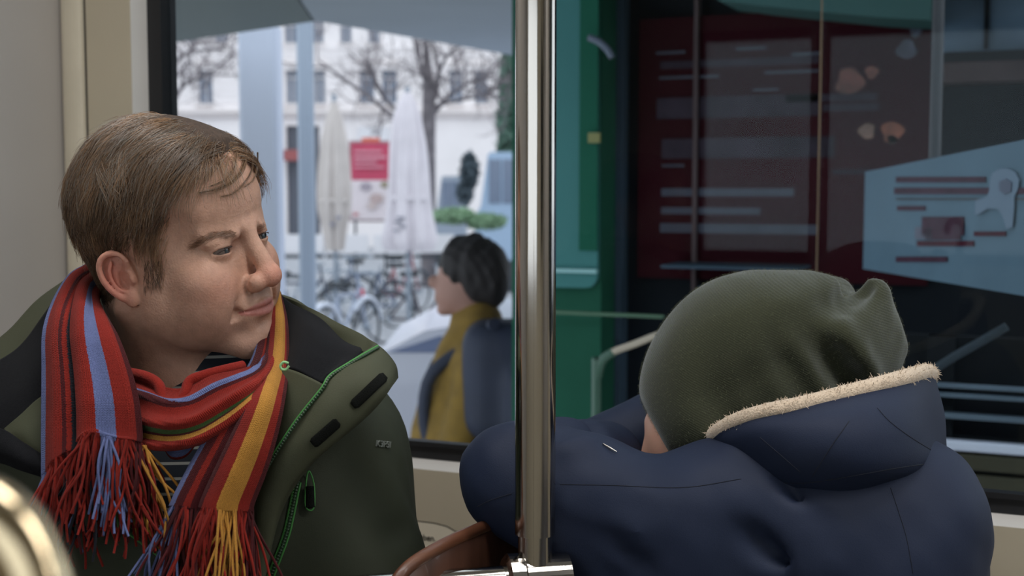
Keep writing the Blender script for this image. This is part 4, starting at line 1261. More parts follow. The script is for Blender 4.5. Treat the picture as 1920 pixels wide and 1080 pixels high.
# ---- face: a continuous head under the hat
hc = V(1400, 705, 1.31)
def kidhead_sdf(p):
    d = ell(p, hc, (0.082, 0.075, 0.088))
    d = smin(d, ell(p, V(1285, 825, 1.30), (0.040, 0.052, 0.050)), 0.03)      # face turned down into the arms
    d = smin(d, sph(p, V(1233, 790, 1.315), 0.012), 0.012)                    # brow
    d = smin(d, ell(p, V(1232, 860, 1.31), (0.016, 0.013, 0.02)), 0.014)      # nose
    d = smin(d, cap(p, V(1440, 800, 1.31), V(1520, 930, 1.31), 0.05, 0.05), 0.03)
    return d
v, q = mesh_sdf(kidhead_sdf, hc-np.array([0.14, 0.12, 0.19]), hc+np.array([0.14, 0.12, 0.12]), 0.004, smooth=2)
obj('body', v, q, M_skin2, kid)
# ---- knit hat
def hat_sdf(p):
    d = ell(p, V(1400, 697, 1.30), (0.097, 0.098, 0.093))
    d = smin(d, ell(p, V(1300, 775, 1.30), (0.046, 0.075, 0.062)), 0.05)              # brim pulled low at the front
    d = smin(d, ell(p, V(1470, 647, 1.30), (0.085, 0.088, 0.064)), 0.05)
    # slouch at the back: two soft corners of the folded end
    d = smin(d, ell(p, V(1570, 680, 1.31), (0.055, 0.075, 0.085)), 0.05)
    d = smin(d, cap(p, V(1632, 552, 1.285), V(1628, 720, 1.29), 0.0165, 0.020), 0.030)
    d = smin(d, cap(p, V(1535, 545, 1.375), V(1570, 548, 1.365), 0.017, 0.014), 0.030)
    d = smin(d, cap(p, V(1600, 690, 1.31), V(1560, 820, 1.31), 0.035, 0.06), 0.04)
    # the dent between them
    d = sub(d, chain(p, [V(1490, 575, 1.20), V(1540, 578, 1.215), V(1580, 566, 1.24), V(1612, 540, 1.28)], [0.006, 0.010, 0.011, 0.012]), 0.022)
    d = sub(d, cap(p, V(1560, 540, 1.30), V(1612, 520, 1.33), 0.012, 0.014), 0.02)
    # long soft folds down the side
    for a, b, c_, r in ((((1440, 590), (1480, 680), (1560, 770)), 1.199, 1.209, 0.014), (((1385, 620), (1410, 720), (1470, 800)), 1.199, 1.204, 0.011),
                        (((1500, 610), (1560, 680), (1620, 740)), 1.204, 1.234, 0.010), (((1330, 640), (1340, 740), (1390, 830)), 1.204, 1.214, 0.007)):
        d = sub(d, chain(p, [V(*a[0], b), V(*a[1], (b+c_)/2), V(*a[2], c_)], [0.002, r, r*0.7]), 0.035)
    # crease near the turned end
    d = sub(d, chain(p, [V(1650, 600, 1.262), V(1632, 650, 1.256), V(1612, 690, 1.254), V(1605, 730, 1.258)], [0.001, 0.002, 0.002, 0.001]), 0.008)
    s_ = 0.83*p[:, 0]+0.55*p[:, 2]
    m_ = np.clip((p[:, 0]-V(1370, 600, 1.3)[0])/0.07, 0, 1)*np.clip((V(0, 560, 1.3)[2]-p[:, 2])/0.05, 0, 1)
    d = d+0.0042*m_*np.sin(s_*118+1.3*wav(p, 22, 16)+0.6)
    d = d+0.0010*wav(p, 21, 45)
    # lower edge of the brim
    n_ = V(1258, 862, 1.3)-V(1216, 780, 1.3); nn = np.array([n_[2], 0, -n_[0]]); nn = nn/np.linalg.norm(nn)
    pl = (p-np.float32(V(1222, 790, 1.3)))@np.float32(nn)
    d = smax(d, pl if nn[0] < 0 else -pl, 0.005)
    return smax(d, -(p[:, 2]-np.float32(V(1400, 905, 1.3)[2])), 0.01)
v, q = mesh_sdf(hat_sdf, (0.12, 1.12, -0.33), (0.42, 1.47, -0.06), 0.003, smooth=2)
M_hat = bpy.data.materials.new('green_knit'); M_hat.use_nodes = True
nt = M_hat.node_tree; N_ = nt.nodes; L_ = nt.links; b = N_['Principled BSDF']
b.inputs['Roughness'].default_value = 0.95; b.inputs['Specular IOR Level'].default_value = 0.1
b.inputs['Sheen Weight'].default_value = 0.55; b.inputs['Sheen Roughness'].default_value = 0.45
b.inputs['Sheen Tint'].default_value = S(225, 232, 235)
tc = N_.new('ShaderNodeTexCoord'); mp_ = N_.new('ShaderNodeMapping')
mp_.inputs['Rotation'].default_value = (0, rad(-28), 0)
L_.new(tc.outputs['Object'], mp_.inputs['Vector'])
wv = N_.new('ShaderNodeTexWave'); wv.inputs['Scale'].default_value = 150; wv.inputs['Distortion'].default_value = 2.5
wv.inputs['Detail'].default_value = 2; wv.inputs['Detail Scale'].default_value = 6; wv.bands_direction = 'Z'
L_.new(mp_.outputs[0], wv.inputs['Vector'])
nz = N_.new('ShaderNodeTexNoise'); nz.inputs['Scale'].default_value = 700; L_.new(tc.outputs['Object'], nz.inputs['Vector'])
ad = N_.new('ShaderNodeMath'); ad.operation = 'ADD'; L_.new(wv.outputs['Fac'], ad.inputs[0]); L_.new(nz.outputs['Fac'], ad.inputs[1])
bp = N_.new('ShaderNodeBump'); bp.inputs['Strength'].default_value = 0.22; bp.inputs['Distance'].default_value = 0.0012
L_.new(ad.outputs[0], bp.inputs['Height']); L_.new(bp.outputs[0], b.inputs['Normal'])
mx = N_.new('ShaderNodeMix'); mx.data_type = 'RGBA'; mx.inputs['A'].default_value = S(52, 55, 42); mx.inputs['B'].default_value = S(66, 69, 53)
hf = N_.new('ShaderNodeMath'); hf.operation = 'MULTIPLY'; hf.inputs[1].default_value = 0.5; L_.new(ad.outputs[0], hf.inputs[0])
L_.new(hf.outputs[0], mx.inputs['Factor']); L_.new(mx.outputs['Result'], b.inputs['Base Color'])
hat = obj('knit_hat', v, q, M_hat, kid)
# wool fuzz
idx = rng.integers(0, len(v), 16000); e1 = v[q[:, 1]]-v[q[:, 0]]; e2 = v[q[:, 3]]-v[q[:, 0]]
fn = np.cross(e1, e2); vn = np.zeros_like(v)
for k in range(4): np.add.at(vn, q[:, k], fn)
vn /= np.linalg.norm(vn, axis=1, keepdims=True)+1e-12
p0 = v[idx]; nn = vn[idx]; tg = np.cross(nn, rng.normal(size=nn.shape)); tg /= np.linalg.norm(tg, axis=1, keepdims=True)+1e-9
ln = 0.0022*rng.random((len(idx), 1))+0.0006
PP = np.stack([p0-nn*0.0005, p0+nn*ln*0.6+tg*ln*0.4, p0+nn*ln*0.9+tg*ln*1.2], 1)
fv_, fq_ = tubes(PP, np.array([[1, 0.8, 0.3]])*0.00009*np.ones((len(idx), 1)), 3)
o = obj('wool_fuzz', fv_, fq_, mat('green_fuzz', S(112, 116, 92), 0.9), hat); o['kind'] = 'stuff'

# ---- hood lying back round the neck, fleece lined
def ringp(L): return crom(np.array([V(*k) for k in L]), 96, True)
rim = [(1338, 822, 1.205), (1380, 798, 1.165), (1440, 780, 1.14), (1500, 768, 1.13), (1570, 750, 1.13), (1640, 732, 1.14), (1700, 715, 1.165), (1738, 704, 1.215),
       (1748, 708, 1.28), (1730, 715, 1.36), (1650, 735, 1.44), (1540, 765, 1.455), (1440, 800, 1.43), (1370, 826, 1.37), (1335, 832, 1.28)]
mid1 = [(1352, 836, 1.20), (1392, 820, 1.155), (1450, 806, 1.122), (1510, 798, 1.106), (1580, 786, 1.10), (1650, 774, 1.112), (1712, 765, 1.145), (1752, 764, 1.21),
        (1762, 768, 1.28), (1745, 775, 1.37), (1660, 790, 1.46), (1545, 815, 1.475), (1440, 840, 1.44), (1372, 850, 1.37), (1345, 848, 1.28)]
mid2 = [(1370, 856, 1.20), (1412, 852, 1.15), (1470, 848, 1.114), (1530, 842, 1.096), (1600, 832, 1.09), (1665, 824, 1.104), (1722, 820, 1.14), (1757, 820, 1.21),
        (1768, 822, 1.28), (1750, 830, 1.37), (1665, 845, 1.46), (1550, 860, 1.475), (1450, 870, 1.44), (1390, 875, 1.37), (1362, 866, 1.28)]
low = [(1392, 880, 1.20), (1436, 888, 1.15), (1490, 894, 1.118), (1550, 892, 1.102), (1612, 884, 1.098), (1672, 876, 1.112), (1724, 870, 1.148), (1756, 868, 1.21),
       (1766, 870, 1.28), (1745, 875, 1.36), (1665, 885, 1.44), (1560, 895, 1.45), (1470, 900, 1.42), (1410, 900, 1.36), (1385, 890, 1.28)]
bot = [(1420, 905, 1.215), (1455, 918, 1.17), (1505, 926, 1.14), (1560, 926, 1.13), (1615, 918, 1.13), (1668, 908, 1.15), (1712, 900, 1.18), (1735, 898, 1.23),
       (1742, 898, 1.28), (1722, 905, 1.34), (1650, 915, 1.40), (1560, 920, 1.41), (1480, 925, 1.39), (1430, 920, 1.34), (1412, 910, 1.28)]
RR = crom(np.stack([ringp(k) for k in (rim, mid1, mid2, low, bot)]), 40)
RR = np.concatenate([RR, RR[:, :1]], 1)
jt = RR.reshape(-1, 3)
RR = RR+gridnorm(RR)*(0.0016*wav(jt, 31, 40)).reshape(40, -1)[..., None]
hvv, hqq, huv = sheet(RR, 0.006)
hood = obj('hood', hvv, hqq, M_coat, kid, uv=huv)
hbv = bvh(hvv, hqq)
for sm in ([(1645, 765), (1668, 790), (1705, 818), (1748, 845)], [(1592, 790), (1560, 835), (1522, 895)], [(1425, 820), (1460, 850), (1500, 885)],
           [(1455, 905), (1520, 905), (1600, 892), (1680, 878), (1748, 868)]):
    seam(sm, hbv, hood)
seam([(1670, 915), (1685, 960), (1700, 1010), (1712, 1075)], cbv)
# fleece edging
rp_ = ringp(rim)
inn = rp_.mean(0)
rt_ = rp_+(inn-rp_)*0.02+np.array([0, 0, 0.004])
fl = obj('fleece_trim', *tube(rt_, 0.0078, 12, None, True), M_fleece, hood)
# fluffy tufts of the edging
n_ = 7000; ii = rng.integers(0, 96, n_); f_ = rng.random((n_, 1)); c0_ = rt_[ii]*(1-f_)+rt_[(ii+1) % 96]*f_
dr = rng.normal(size=(n_, 3)); dr /= np.linalg.norm(dr, axis=1, keepdims=True)
t2 = rng.normal(size=(n_, 3))*0.5
ln = 0.0024*rng.random((n_, 1))+0.0006
PP = np.stack([c0_+dr*0.0072, c0_+dr*(0.0072+ln*0.6)+t2*ln*0.4, c0_+dr*(0.0072+ln)+t2*ln], 1)
fv_, fq_ = tubes(PP, np.array([[1, 0.9, 0.5]])*0.00034*np.ones((n_, 1)), 3)
o = obj('fleece_tufts', fv_, fq_, M_fleece, hood); o['kind'] = 'stuff'
# zip end glinting on the far cuff
zp = hit(cbv, 1142, 843, 0.002)
obj('zip_end', *tube([zp+np.array([-0.006, 0.004, 0.003]), zp, zp+np.array([0.006, -0.003, -0.003])], [0.0006, 0.0011, 0.0005], 8), M_steel, coat)
# ================================================================== outside the window
GZ, PZ = -0.85, -0.50                       # street and platform level (world z)
M_street = mat('street_paving', S(150, 152, 158), 0.8, var=0.12, vscale=1.5, bump=0.2, bscale=8)
M_plat = mat('platform_paving', S(120, 116, 100), 0.8, var=0.15, vscale=3)
M_fac = mat('pale_plaster', S(232, 226, 226), 0.85, var=0.05, vscale=0.6)
M_facb = mat('plaster_moulding', S(222, 214, 212), 0.85, var=0.05, vscale=0.8)
M_wfr = mat('window_white', S(214, 212, 216), 0.6)
M_wpa = mat('window_dark_glass', S(110, 122, 142), 0.15, spec=0.6)
M_bark = mat('grey_bark', S(104, 98, 102), 0.9, var=0.35, vscale=5)
M_twig = mat('thin_twigs', S(120, 112, 116), 0.9)
M_canv = mat('parasol_canvas', S(206, 200, 206), 0.85, var=0.06, vscale=5)
M_canv2 = mat('parasol_canvas_beige', S(190, 182, 178), 0.85, var=0.06, vscale=5)
M_col = mat('column_paint', S(188, 196, 214), 0.5)
M_can = mat('canopy_panel', S(158, 170, 180), 0.6, var=0.04, vscale=2)
M_canb = mat('canopy_beam', S(96, 110, 108), 0.6)
M_dkm = mat('dark_metal', S(44, 50, 58), 0.5)
M_gry = mat('grey_metal', S(128, 138, 150), 0.4, 0.5)

tag(obj('ground', *box((-60, 1.9, GZ-0.2), (60, 90, GZ)), M_street, None, False, 'W'), kind='structure')
tag(obj('platform', *box((-9, 2.0, GZ), (9, 5.6, PZ)), M_plat, None, False, 'W'), kind='structure')

def vbox(px0, px1, py0, py1, d, depth):
    """box in the V frame whose front face covers these pixels at distance d"""
    a, b = V(px0, (py0+py1)/2, d), V(px1, (py0+py1)/2, d)
    t, bo = V((px0+px1)/2, py0, d), V((px0+px1)/2, py1, d)
    return box((a[0], t[1], bo[2]), (b[0], t[1]+depth, t[2]))
def grd(px, d, z=GZ): 
    p = V(px, 540, d); p[2] = z-CAM[2]; return p

# ---- the pale house across the street
FD = 45.0
hb = W(grd(630, FD)); house = thing('house', hb, 'pale plastered town house with white framed windows across the street', 'building')
g = lambda px: V(px, 351, FD)[0]
gz = lambda py: V(630, py, FD)[2]
yF = V(630, 351, FD)[1]
rows_ = [(-60, 10, []), (10, 36, []), (36, 84, [(352, 372), (407, 431), (536, 560), (588, 610), (640, 662), (692, 714), (842, 866), (892, 914)]), (84, 126, []),
         (126, 196, [(374, 402), (538, 562), (590, 612), (675, 704), (716, 746), (842, 868), (890, 914)]), (196, 236, []), (236, 560, [(537, 600)])]
ps = []
for y0, y1, ws in rows_:
    xs = [60]+[x for w_ in ws for x in w_]+[938]
    for i in range(0, len(xs), 2):
        ps.append(box((g(xs[i]), yF, gz(y1)), (g(xs[i+1]), yF+0.5, gz(y0))))
ps.append(box((g(60), yF+0.35, GZ-CAM[2]), (g(938), yF+6, gz(-60))))
obj('wall', *merge(ps), M_fac, house, False)
for y0, y1, ws in rows_[:5]:
    for x0, x1 in ws:
        fr = 2.2
        w_ = obj('window', *merge([box((g(x0), yF+0.18, gz(y1)), (g(x1), yF+0.28, gz(y1-fr))), box((g(x0), yF+0.18, gz(y0+fr)), (g(x1), yF+0.28, gz(y0))),
             box((g(x0), yF+0.18, gz(y1-fr)), (g(x0+fr), yF+0.28, gz(y0+fr))), box((g(x1-fr), yF+0.18, gz(y1-fr)), (g(x1), yF+0.28, gz(y0+fr))),
             box((g((x0+x1)/2-1), yF+0.18, gz(y1-fr)), (g((x0+x1)/2+1), yF+0.28, gz(y0+fr))),
             box((g(x0), yF+0.18, gz(y0+(y1-y0)*0.3+1)), (g(x1), yF+0.28, gz(y0+(y1-y0)*0.3-1)))]), M_wfr, house, False)
        obj('pane', *box((g(x0), yF+0.25, gz(y1)), (g(x1), yF+0.30, gz(y0))), M_wpa, w_, False)
        obj('lintel', *box((g(x0-4), yF-0.18, gz(y0-2)), (g(x1+4), yF+0.05, gz(y0-8))), M_facb, house, False)
        obj('sill', *box((g(x0-3), yF-0.15, gz(y1+4)), (g(x1+3), yF+0.05, gz(y1))), M_facb, house, False)
obj('cornice', *merge([box((g(60), yF-0.35, gz(213)), (g(940), yF, gz(207))), box((g(60), yF-0.2, gz(220)), (g(940), yF, gz(213)))]), M_facb, house, False)
for i, y in enumerate(range(88, 206, 12)):
    pz = [(60, 372), (404, 536), (614, 673), (748, 840), (916, 938)] if 124 < y < 200 else [(60, 938)]
    for a, b in pz: obj('plaster_band', *box((g(a), yF-0.07, gz(y+9.5)), (g(b), yF, gz(y))), M_fac, house, False)
obj('shop_awning', *box((g(537), yF-0.9, gz(302)), (g(572), yF, gz(282))), mat('dull_red_awning', S(150, 84, 84), 0.8), house, False)
obj('shop_door', *box((g(537), yF+0.3, gz(470)), (g(600), yF+0.36, gz(236))), mat('shop_dark', S(84, 88, 100), 0.4), house, False)
obj('shop_sign', *box((g(672), yF-0.1, gz(264)), (g(732), yF, gz(238))), M_wfr, house, False)
# second, plainer house further right behind the green tree
# (its edge is what closes the street at the right)
h2 = thing('house', W(grd(1010, 60.0)), 'grey house at the right end of the street behind the conifer', 'building')
a = V(925, 351, 62.0); b_ = V(1700, 351, 62.0)
obj('wall', *box((a[0], a[1], GZ-CAM[2]), (b_[0], a[1]+6, 14.0)), mat('grey_plaster', S(176, 182, 190), 0.85, var=0.06, vscale=0.4), h2, False)
obj('roof', *prism([(a[0]-0.4, a[1]-0.4, 14.0), (b_[0], a[1]-0.4, 14.0), (b_[0], a[1]+3, 17.0), (a[0]-0.4, a[1]+3, 17.0)], (0, 0, 0.3)), M_canb, h2, False)

# ---- poster board in front of the house
pst = thing('poster_board', W(grd(694, 22.0)), 'red and white advertising board standing between the two folded parasols', 'poster')
obj('board', *vbox(654, 733, 264, 416, 22.0, 0.10), mat('board_frame', S(150, 120, 125), 0.6), pst, False)
M_posr = mat('poster_red', S(178, 58, 88), 0.6, var=0.12, vscale=3)
obj('red_field', *vbox(658, 730, 268, 338, 21.97, 0.03), M_posr, pst, False)
obj('picture_field', *vbox(658, 730, 338, 412, 21.97, 0.03), mat('poster_pale', S(206, 196, 200), 0.6), pst, False)
for (x0, x1, y0, y1) in ((664, 716, 282, 286), (664, 724, 292, 297), (664, 706, 302, 306), (664, 720, 312, 315)):
    obj('print_line', *vbox(x0, x1, y0, y1, 21.95, 0.02), mat('poster_type', S(206, 140, 156), 0.6), pst, False)
for (x, y, r, c_) in ((686, 350, 11, (150, 140, 150)), (706, 372, 13, (172, 152, 150)), (722, 346, 9, (140, 130, 110)), (697, 386, 9, (186, 170, 168)), (667, 402, 5, (176, 110, 110))):
    p = V(x, y, 21.95); r = r*22/FPX
    obj('print_spot', *prism([(p[0]+r*math.cos(t), p[1], p[2]+0.7*r*math.sin(t)) for t in np.linspace(0, 2*math.pi, 14, endpoint=False)], (0, 0.02, 0)), mat('print_ink', S(*c_), 0.6), pst, False)
obj('stand', *merge([vbox(664, 668, 412, 590, 22.05, 0.06), vbox(720, 724, 412, 590, 22.05, 0.06)]), M_dkm, pst, False)
obj('orange_header', *vbox(678, 712, 258, 266, 21.97, 0.05), mat('orange_sign', S(206, 104, 84), 0.6), pst, False)

# ---- folded parasols
def parasol(px, d, label, prof, m, seed, tipy, printed):
    b0 = grd(px, d); t = thing('parasol', W(b0), label, 'parasol', 'folded parasols outside the window')
    r_ = np.random.default_rng(seed); ph = r_.uniform(0, 6.28, 8)
    pf = [(w_*d/FPX, V(px, y, d)[2]) for w_, y in prof][::-1]
    n_ = 28; z_ = np.array([k[1] for k in pf]); w_ = np.array([k[0] for k in pf])
    zz = np.linspace(z_[0], z_[-1], n_); ww = np.interp(zz, z_, w_)
    def mod(th, i):
        u = i/(n_-1); return 1+0.20*math.sin(th*7+ph[0]+u*1.2)*(1-u*0.5)+0.09*math.sin(th*12+ph[1]-u*2)
    v, f = lathe([(max(w, 0.004), z) for w, z in zip(ww, zz)], 72, (V(px, 351, d)[0], V(px, 351, d)[1], 0), mod)
    sl = (px-V(px, 351, d)[0]*0)
    o = obj('canvas', v, f, m, t)
    c = np.array([V(px, 351, d)[0], V(px, 351, d)[1], 0])
    obj('pole', *tube([c+[0, 0, b0[2]], c+[0, 0, V(px, tipy-8, d)[2]]], 0.03, 8), M_gry, t)
    obj('base', *lathe([(0.35, b0[2]), (0.35, b0[2]+0.08), (0.06, b0[2]+0.12)], 20, (c[0], c[1], 0)), M_dkm, t)
    obj('tie_strap', *lathe([(ww[9]*1.06, zz[9]-0.03), (ww[9]*1.06, zz[9]+0.03)], 36, (c[0], c[1], 0)), m, t)
    for (dx, y, w, h) in printed:
        p = V(px+dx, y, d); rr_ = np.interp(p[2], zz, ww)
        obj('printed_mark', *vbox(px+dx-w, px+dx+w, y-h, y+h, d-rr_*1.12, 0.05), mat('grey_print_canvas', S(140, 140, 152), 0.8), t, False)
parasol(628, 17.0, 'slimmer beige folded parasol beside the grey column', [(2, 186), (7, 200), (15, 225), (22, 260), (26, 310), (28, 360), (26, 395), (20, 425), (17, 450), (14, 470)], M_canv2, 1, 186, ((6, 408, 5, 2.5), (-5, 420, 4, 3)))
parasol(765, 15.5, 'larger white folded parasol in front of the tree trunk', [(3, 172), (15, 190), (24, 220), (31, 270), (34, 320), (35, 365), (37, 400), (41, 430), (44, 455), (36, 470)], M_canv, 2, 172, ((-14, 408, 8, 2), (-20, 416, 7, 2), (-10, 424, 6, 2), (-24, 432, 5, 2)))

# ---- bare trees
def tree(name, label, px, d, branches, seed, twigs, trunk):
    t = thing(name, W(grd(px, d)), label, 'tree', 'bare street trees')
    r_ = np.random.default_rng(seed)
    pts = [V(x, y, d) for x, y, w in trunk]; pts[0] = np.array([pts[0][0], pts[0][1], GZ-CAM[2]])
    v, f = tube(np.array(pts), [w*d/FPX for _, _, w in trunk], 10, 30); obj('trunk', v, f, M_bark, t)
    tips = []
    for br in branches:
        k = len(br); off = r_.normal()*0.8
        pp = np.array([V(x, y, d+off*(i/(k-1))) for i, (x, y, w) in enumerate(br)])
        v, f = tube(pp, [w*d/FPX for _, _, w in br], 7, 24); obj('branch', v, f, M_bark, t)
        c_ = crom(pp, 24)
        for i in range(4, 24): tips.append((c_[i], c_[i]-c_[i-1]))
    PP, RR_ = [], []
    def grow(p, dr, L_, r, lev):
        pts = [p]; dr = dr/np.linalg.norm(dr)
        for k in range(5):
            dr = dr+r_.normal(size=3)*0.22+np.array([0, 0, 0.05]); dr /= np.linalg.norm(dr); pts.append(pts[-1]+dr*L_/5)
        PP.append(pts); RR_.append(np.linspace(r, r*0.35, 6))
        if lev > 0:
            for _ in range(3):
                i = r_.integers(1, 6); nd = dr+r_.normal(size=3)*0.8; grow(pts[i], nd, L_*0.6, r*0.55, lev-1)
    for _ in range(twigs):
        p, dr = tips[r_.integers(0, len(tips))]
        nd = dr/np.linalg.norm(dr)+r_.normal(size=3)*0.8; grow(p, nd, 1.0*r_.uniform(0.5, 1.2), 0.022, 2)
    v, q = tubes(np.array(PP), np.array(RR_), 4); o = obj('twigs', v, q, M_twig, t); o['kind'] = 'stuff'
tree('bare_tree', 'leafless tree with mottled trunk behind the white folded parasol', 803, 27.0,
     [[(792, 236, 7), (760, 226, 5), (733, 214, 4.5), (690, 180, 4), (642, 146, 3.4), (595, 112, 2)],
      [(780, 226, 5), (740, 204, 4), (712, 172, 3.4), (697, 140, 2.8), (690, 110, 2)],
      [(806, 200, 7), (818, 170, 5), (822, 130, 4), (812, 90, 3), (800, 50, 2)],
      [(806, 220, 6), (840, 182, 4), (885, 152, 3), (930, 138, 2)],
      [(806, 180, 5), (790, 130, 4), (780, 90, 3), (770, 40, 2)],
      [(812, 200, 4), (850, 190, 3), (900, 180, 2), (935, 165, 1.3)],
      [(812, 170, 4), (835, 110, 3), (870, 80, 2), (905, 60, 1.4)]], 3, 70,
     [(803, 470, 15), (803, 300, 14), (804, 220, 13), (803, 160, 11), (800, 110, 8), (797, 60, 5)])
tree('bare_tree', 'leafless tree at the left edge of the window', 326, 24.0,
     [[(326, 190, 4), (345, 160, 3.6), (375, 146, 3), (405, 128, 2), (440, 98, 1.2)], [(326, 120, 4), (350, 100, 3.2), (380, 94, 2.6), (420, 92, 1.6)],
      [(326, 150, 3), (350, 120, 2.4), (358, 90, 2), (352, 50, 1.2)], [(326, 90, 3), (338, 50, 2.4), (350, 10, 1.4)]], 5, 26,
     [(327, 470, 7), (327, 300, 6), (326, 200, 6), (325, 100, 5), (326, 30, 4)])
# conifer and shrubs at the right
def leafy(name, label, px, d, spec, seed, col, n=2600, lr=0.10):
    t = thing(name, W(grd(px, d)), label, 'shrub')
    r_ = np.random.default_rng(seed); P_ = []
    for (x, y, rx, ry) in spec:
        c_ = V(x, y, d); k = int(n*rx*ry/sum(a[2]*a[3] for a in spec))
        u = r_.normal(size=(k, 3)); u /= np.linalg.norm(u, axis=1, keepdims=True); u *= r_.random((k, 1))**0.4
        P_.append(c_+u*np.array([rx, rx, ry])*d/FPX)
    P_ = np.concatenate(P_); k = len(P_)
    a = r_.normal(size=(k, 3)); a /= np.linalg.norm(a, axis=1, keepdims=True); b = np.cross(a, r_.normal(size=(k, 3))); b /= np.linalg.norm(b, axis=1, keepdims=True)
    v = np.stack([P_-a*lr, P_+b*lr*0.4, P_+a*lr, P_-b*lr*0.4], 1).reshape(-1, 3)
    o = obj('foliage', v, np.arange(4*k).reshape(-1, 4), mat('leaf_'+name, S(*col), 0.7, var=0.3, vscale=2), t, False); o['kind'] = 'stuff'
    c0 = grd(px, d); obj('stem', *tube([c0, c0+np.array([0, 0, 1.0])], 0.06, 6), M_bark, t)
leafy('conifer', 'dark green conifer beyond the house corner at the pole', 952, 30.0, [(958, 150, 22, 60), (956, 230, 24, 70), (950, 320, 26, 60)], 8, (92, 122, 108), 3000, 0.14)
leafy('shrub', 'low green hedge beside the parked vans', 890, 20.0, [(850, 405, 45, 14), (910, 415, 40, 14)], 9, (120, 150, 118), 1800, 0.07)
leafy('shrub', 'dark leafy shrub left of the blue van', 872, 24.0, [(880, 320, 16, 34), (872, 360, 14, 24)], 10, (74, 88, 98), 900, 0.10)
# parked vans by the house
def van(px0, px1, py0, py1, d, label, col):
    b0 = grd((px0+px1)/2, d); t = thing('van', W(b0), label, 'van')
    x0, x1 = V(px0, 351, d)[0], V(px1, 351, d)[0]; zt = V(px0, py0, d)[2]; y0 = V(px0, 351, d)[1]; zb = b0[2]+0.25; L_ = x1-x0; H_ = zt-zb
    pr = [(x0, zb), (x0, zb+H_*0.5), (x0+L_*0.12, zb+H_*0.58), (x0+L_*0.26, zt-0.05), (x0+L_*0.32, zt), (x1-0.08, zt), (x1, zt-0.12), (x1, zb)]
    obj('body', *prism([(x, y0, z) for x, z in pr], (0, 1.8, 0)), mat('van_paint', S(*col), 0.35), t, False)
    obj('side_window', *box((x0+L_*0.28, y0-0.02, zb+H_*0.60), (x0+L_*0.52, y0+0.02, zt-0.15)), M_wpa, t, False)
    obj('side_window', *box((x0+L_*0.56, y0-0.02, zb+H_*0.60), (x1-0.2, y0+0.02, zt-0.15)), M_wpa, t, False)
    for k in (0.2, 0.8):
        c_ = np.array([x0+L_*k, y0, b0[2]+0.33]); obj('wheel', *tube([c_+[0, -0.05, 0], c_+[0, 0.2, 0]], 0.33, 20), M_dkm, t)
van(890, 985, 285, 400, 25.5, 'pale blue van parked in front of the conifer', (150, 172, 196))
van(812, 872, 330, 400, 34.0, 'grey van parked behind the white parasol', (140, 150, 164))

# ---- platform roof, columns
cz_ = 0.80
far0, far1 = V(586, 38, 6.05), V(1500, 206, 13.0)
def roof_pt(px, py): 
    p = V(px, py, 1.0); return p*(cz_/p[2])
A_ = roof_pt(586, 38); B_ = roof_pt(962, 104); dirn = B_-A_; C_ = B_+dirn*1.2
poly = [A_, C_, np.array([C_[0]+1.0, 2.4, cz_]), np.array([A_[0]+0.25, 2.4, cz_])]
can = thing('canopy', W(np.array([A_[0], A_[1], cz_])), 'light grey platform roof sloping away to the right above the parasols', 'canopy')
obj('panel', *prism(poly, (0, 0, 0.10)), M_can, can, False)
obj('edge_trim', *tube([A_+[0, 0, 0.05], C_+[0, 0, 0.05]], 0.045, 6), M_gry, can)
D_ = roof_pt(300, 84); 
poly = [roof_pt(590, 40), np.array([A_[0]+0.25, 2.6, cz_]), np.array([D_[0]-1.2, 2.6, cz_]), D_+(D_-roof_pt(590, 40))*0.8]
ca2 = thing('canopy', W(np.array([D_[0], D_[1], cz_])), 'dark green-grey canopy beam in the upper left of the window', 'canopy')
obj('panel', *prism(poly, (0, 0, 0.16)), M_canb, ca2, False)
def column(px0, px1, d, label, m, top=1.0):
    b0 = grd((px0+px1)/2, d); w_ = (px1-px0)*d/FPX/2
    t = thing('column', W(b0), label, 'column')
    obj('shaft', *bevel_box((b0[0]-w_, b0[1]-w_, b0[2]), (b0[0]+w_, b0[1]+w_, top), 0.02), m, t, False)
    obj('base_plate', *bevel_box((b0[0]-w_*1.4, b0[1]-w_*1.4, b0[2]), (b0[0]+w_*1.4, b0[1]+w_*1.4, b0[2]+0.04), 0.01), M_gry, t, False)
column(460, 530, 7.6, 'wide pale blue-grey column holding the platform roof beside the man', M_col, 0.95)
column(563, 592, 8.6, 'slim grey-blue column just left of the beige parasol', mat('slim_column_paint', S(150, 162, 178), 0.5), 1.3)
# street bollard panels: pale low wall behind the bicycles
lw = thing('low_wall', W(grd(640, 21.0)), 'low pale wall behind the parked bicycles', 'wall')
for i, (a, b_) in enumerate(((530, 606), (612, 690), (700, 770), (776, 850))):
    obj('panel', *vbox(a, b_, 440, 474, 21.0, 0.1), M_wfr, lw, False)
    obj('rail', *vbox(a, b_, 478, 484, 21.0, 0.08), M_dkm, lw, False)

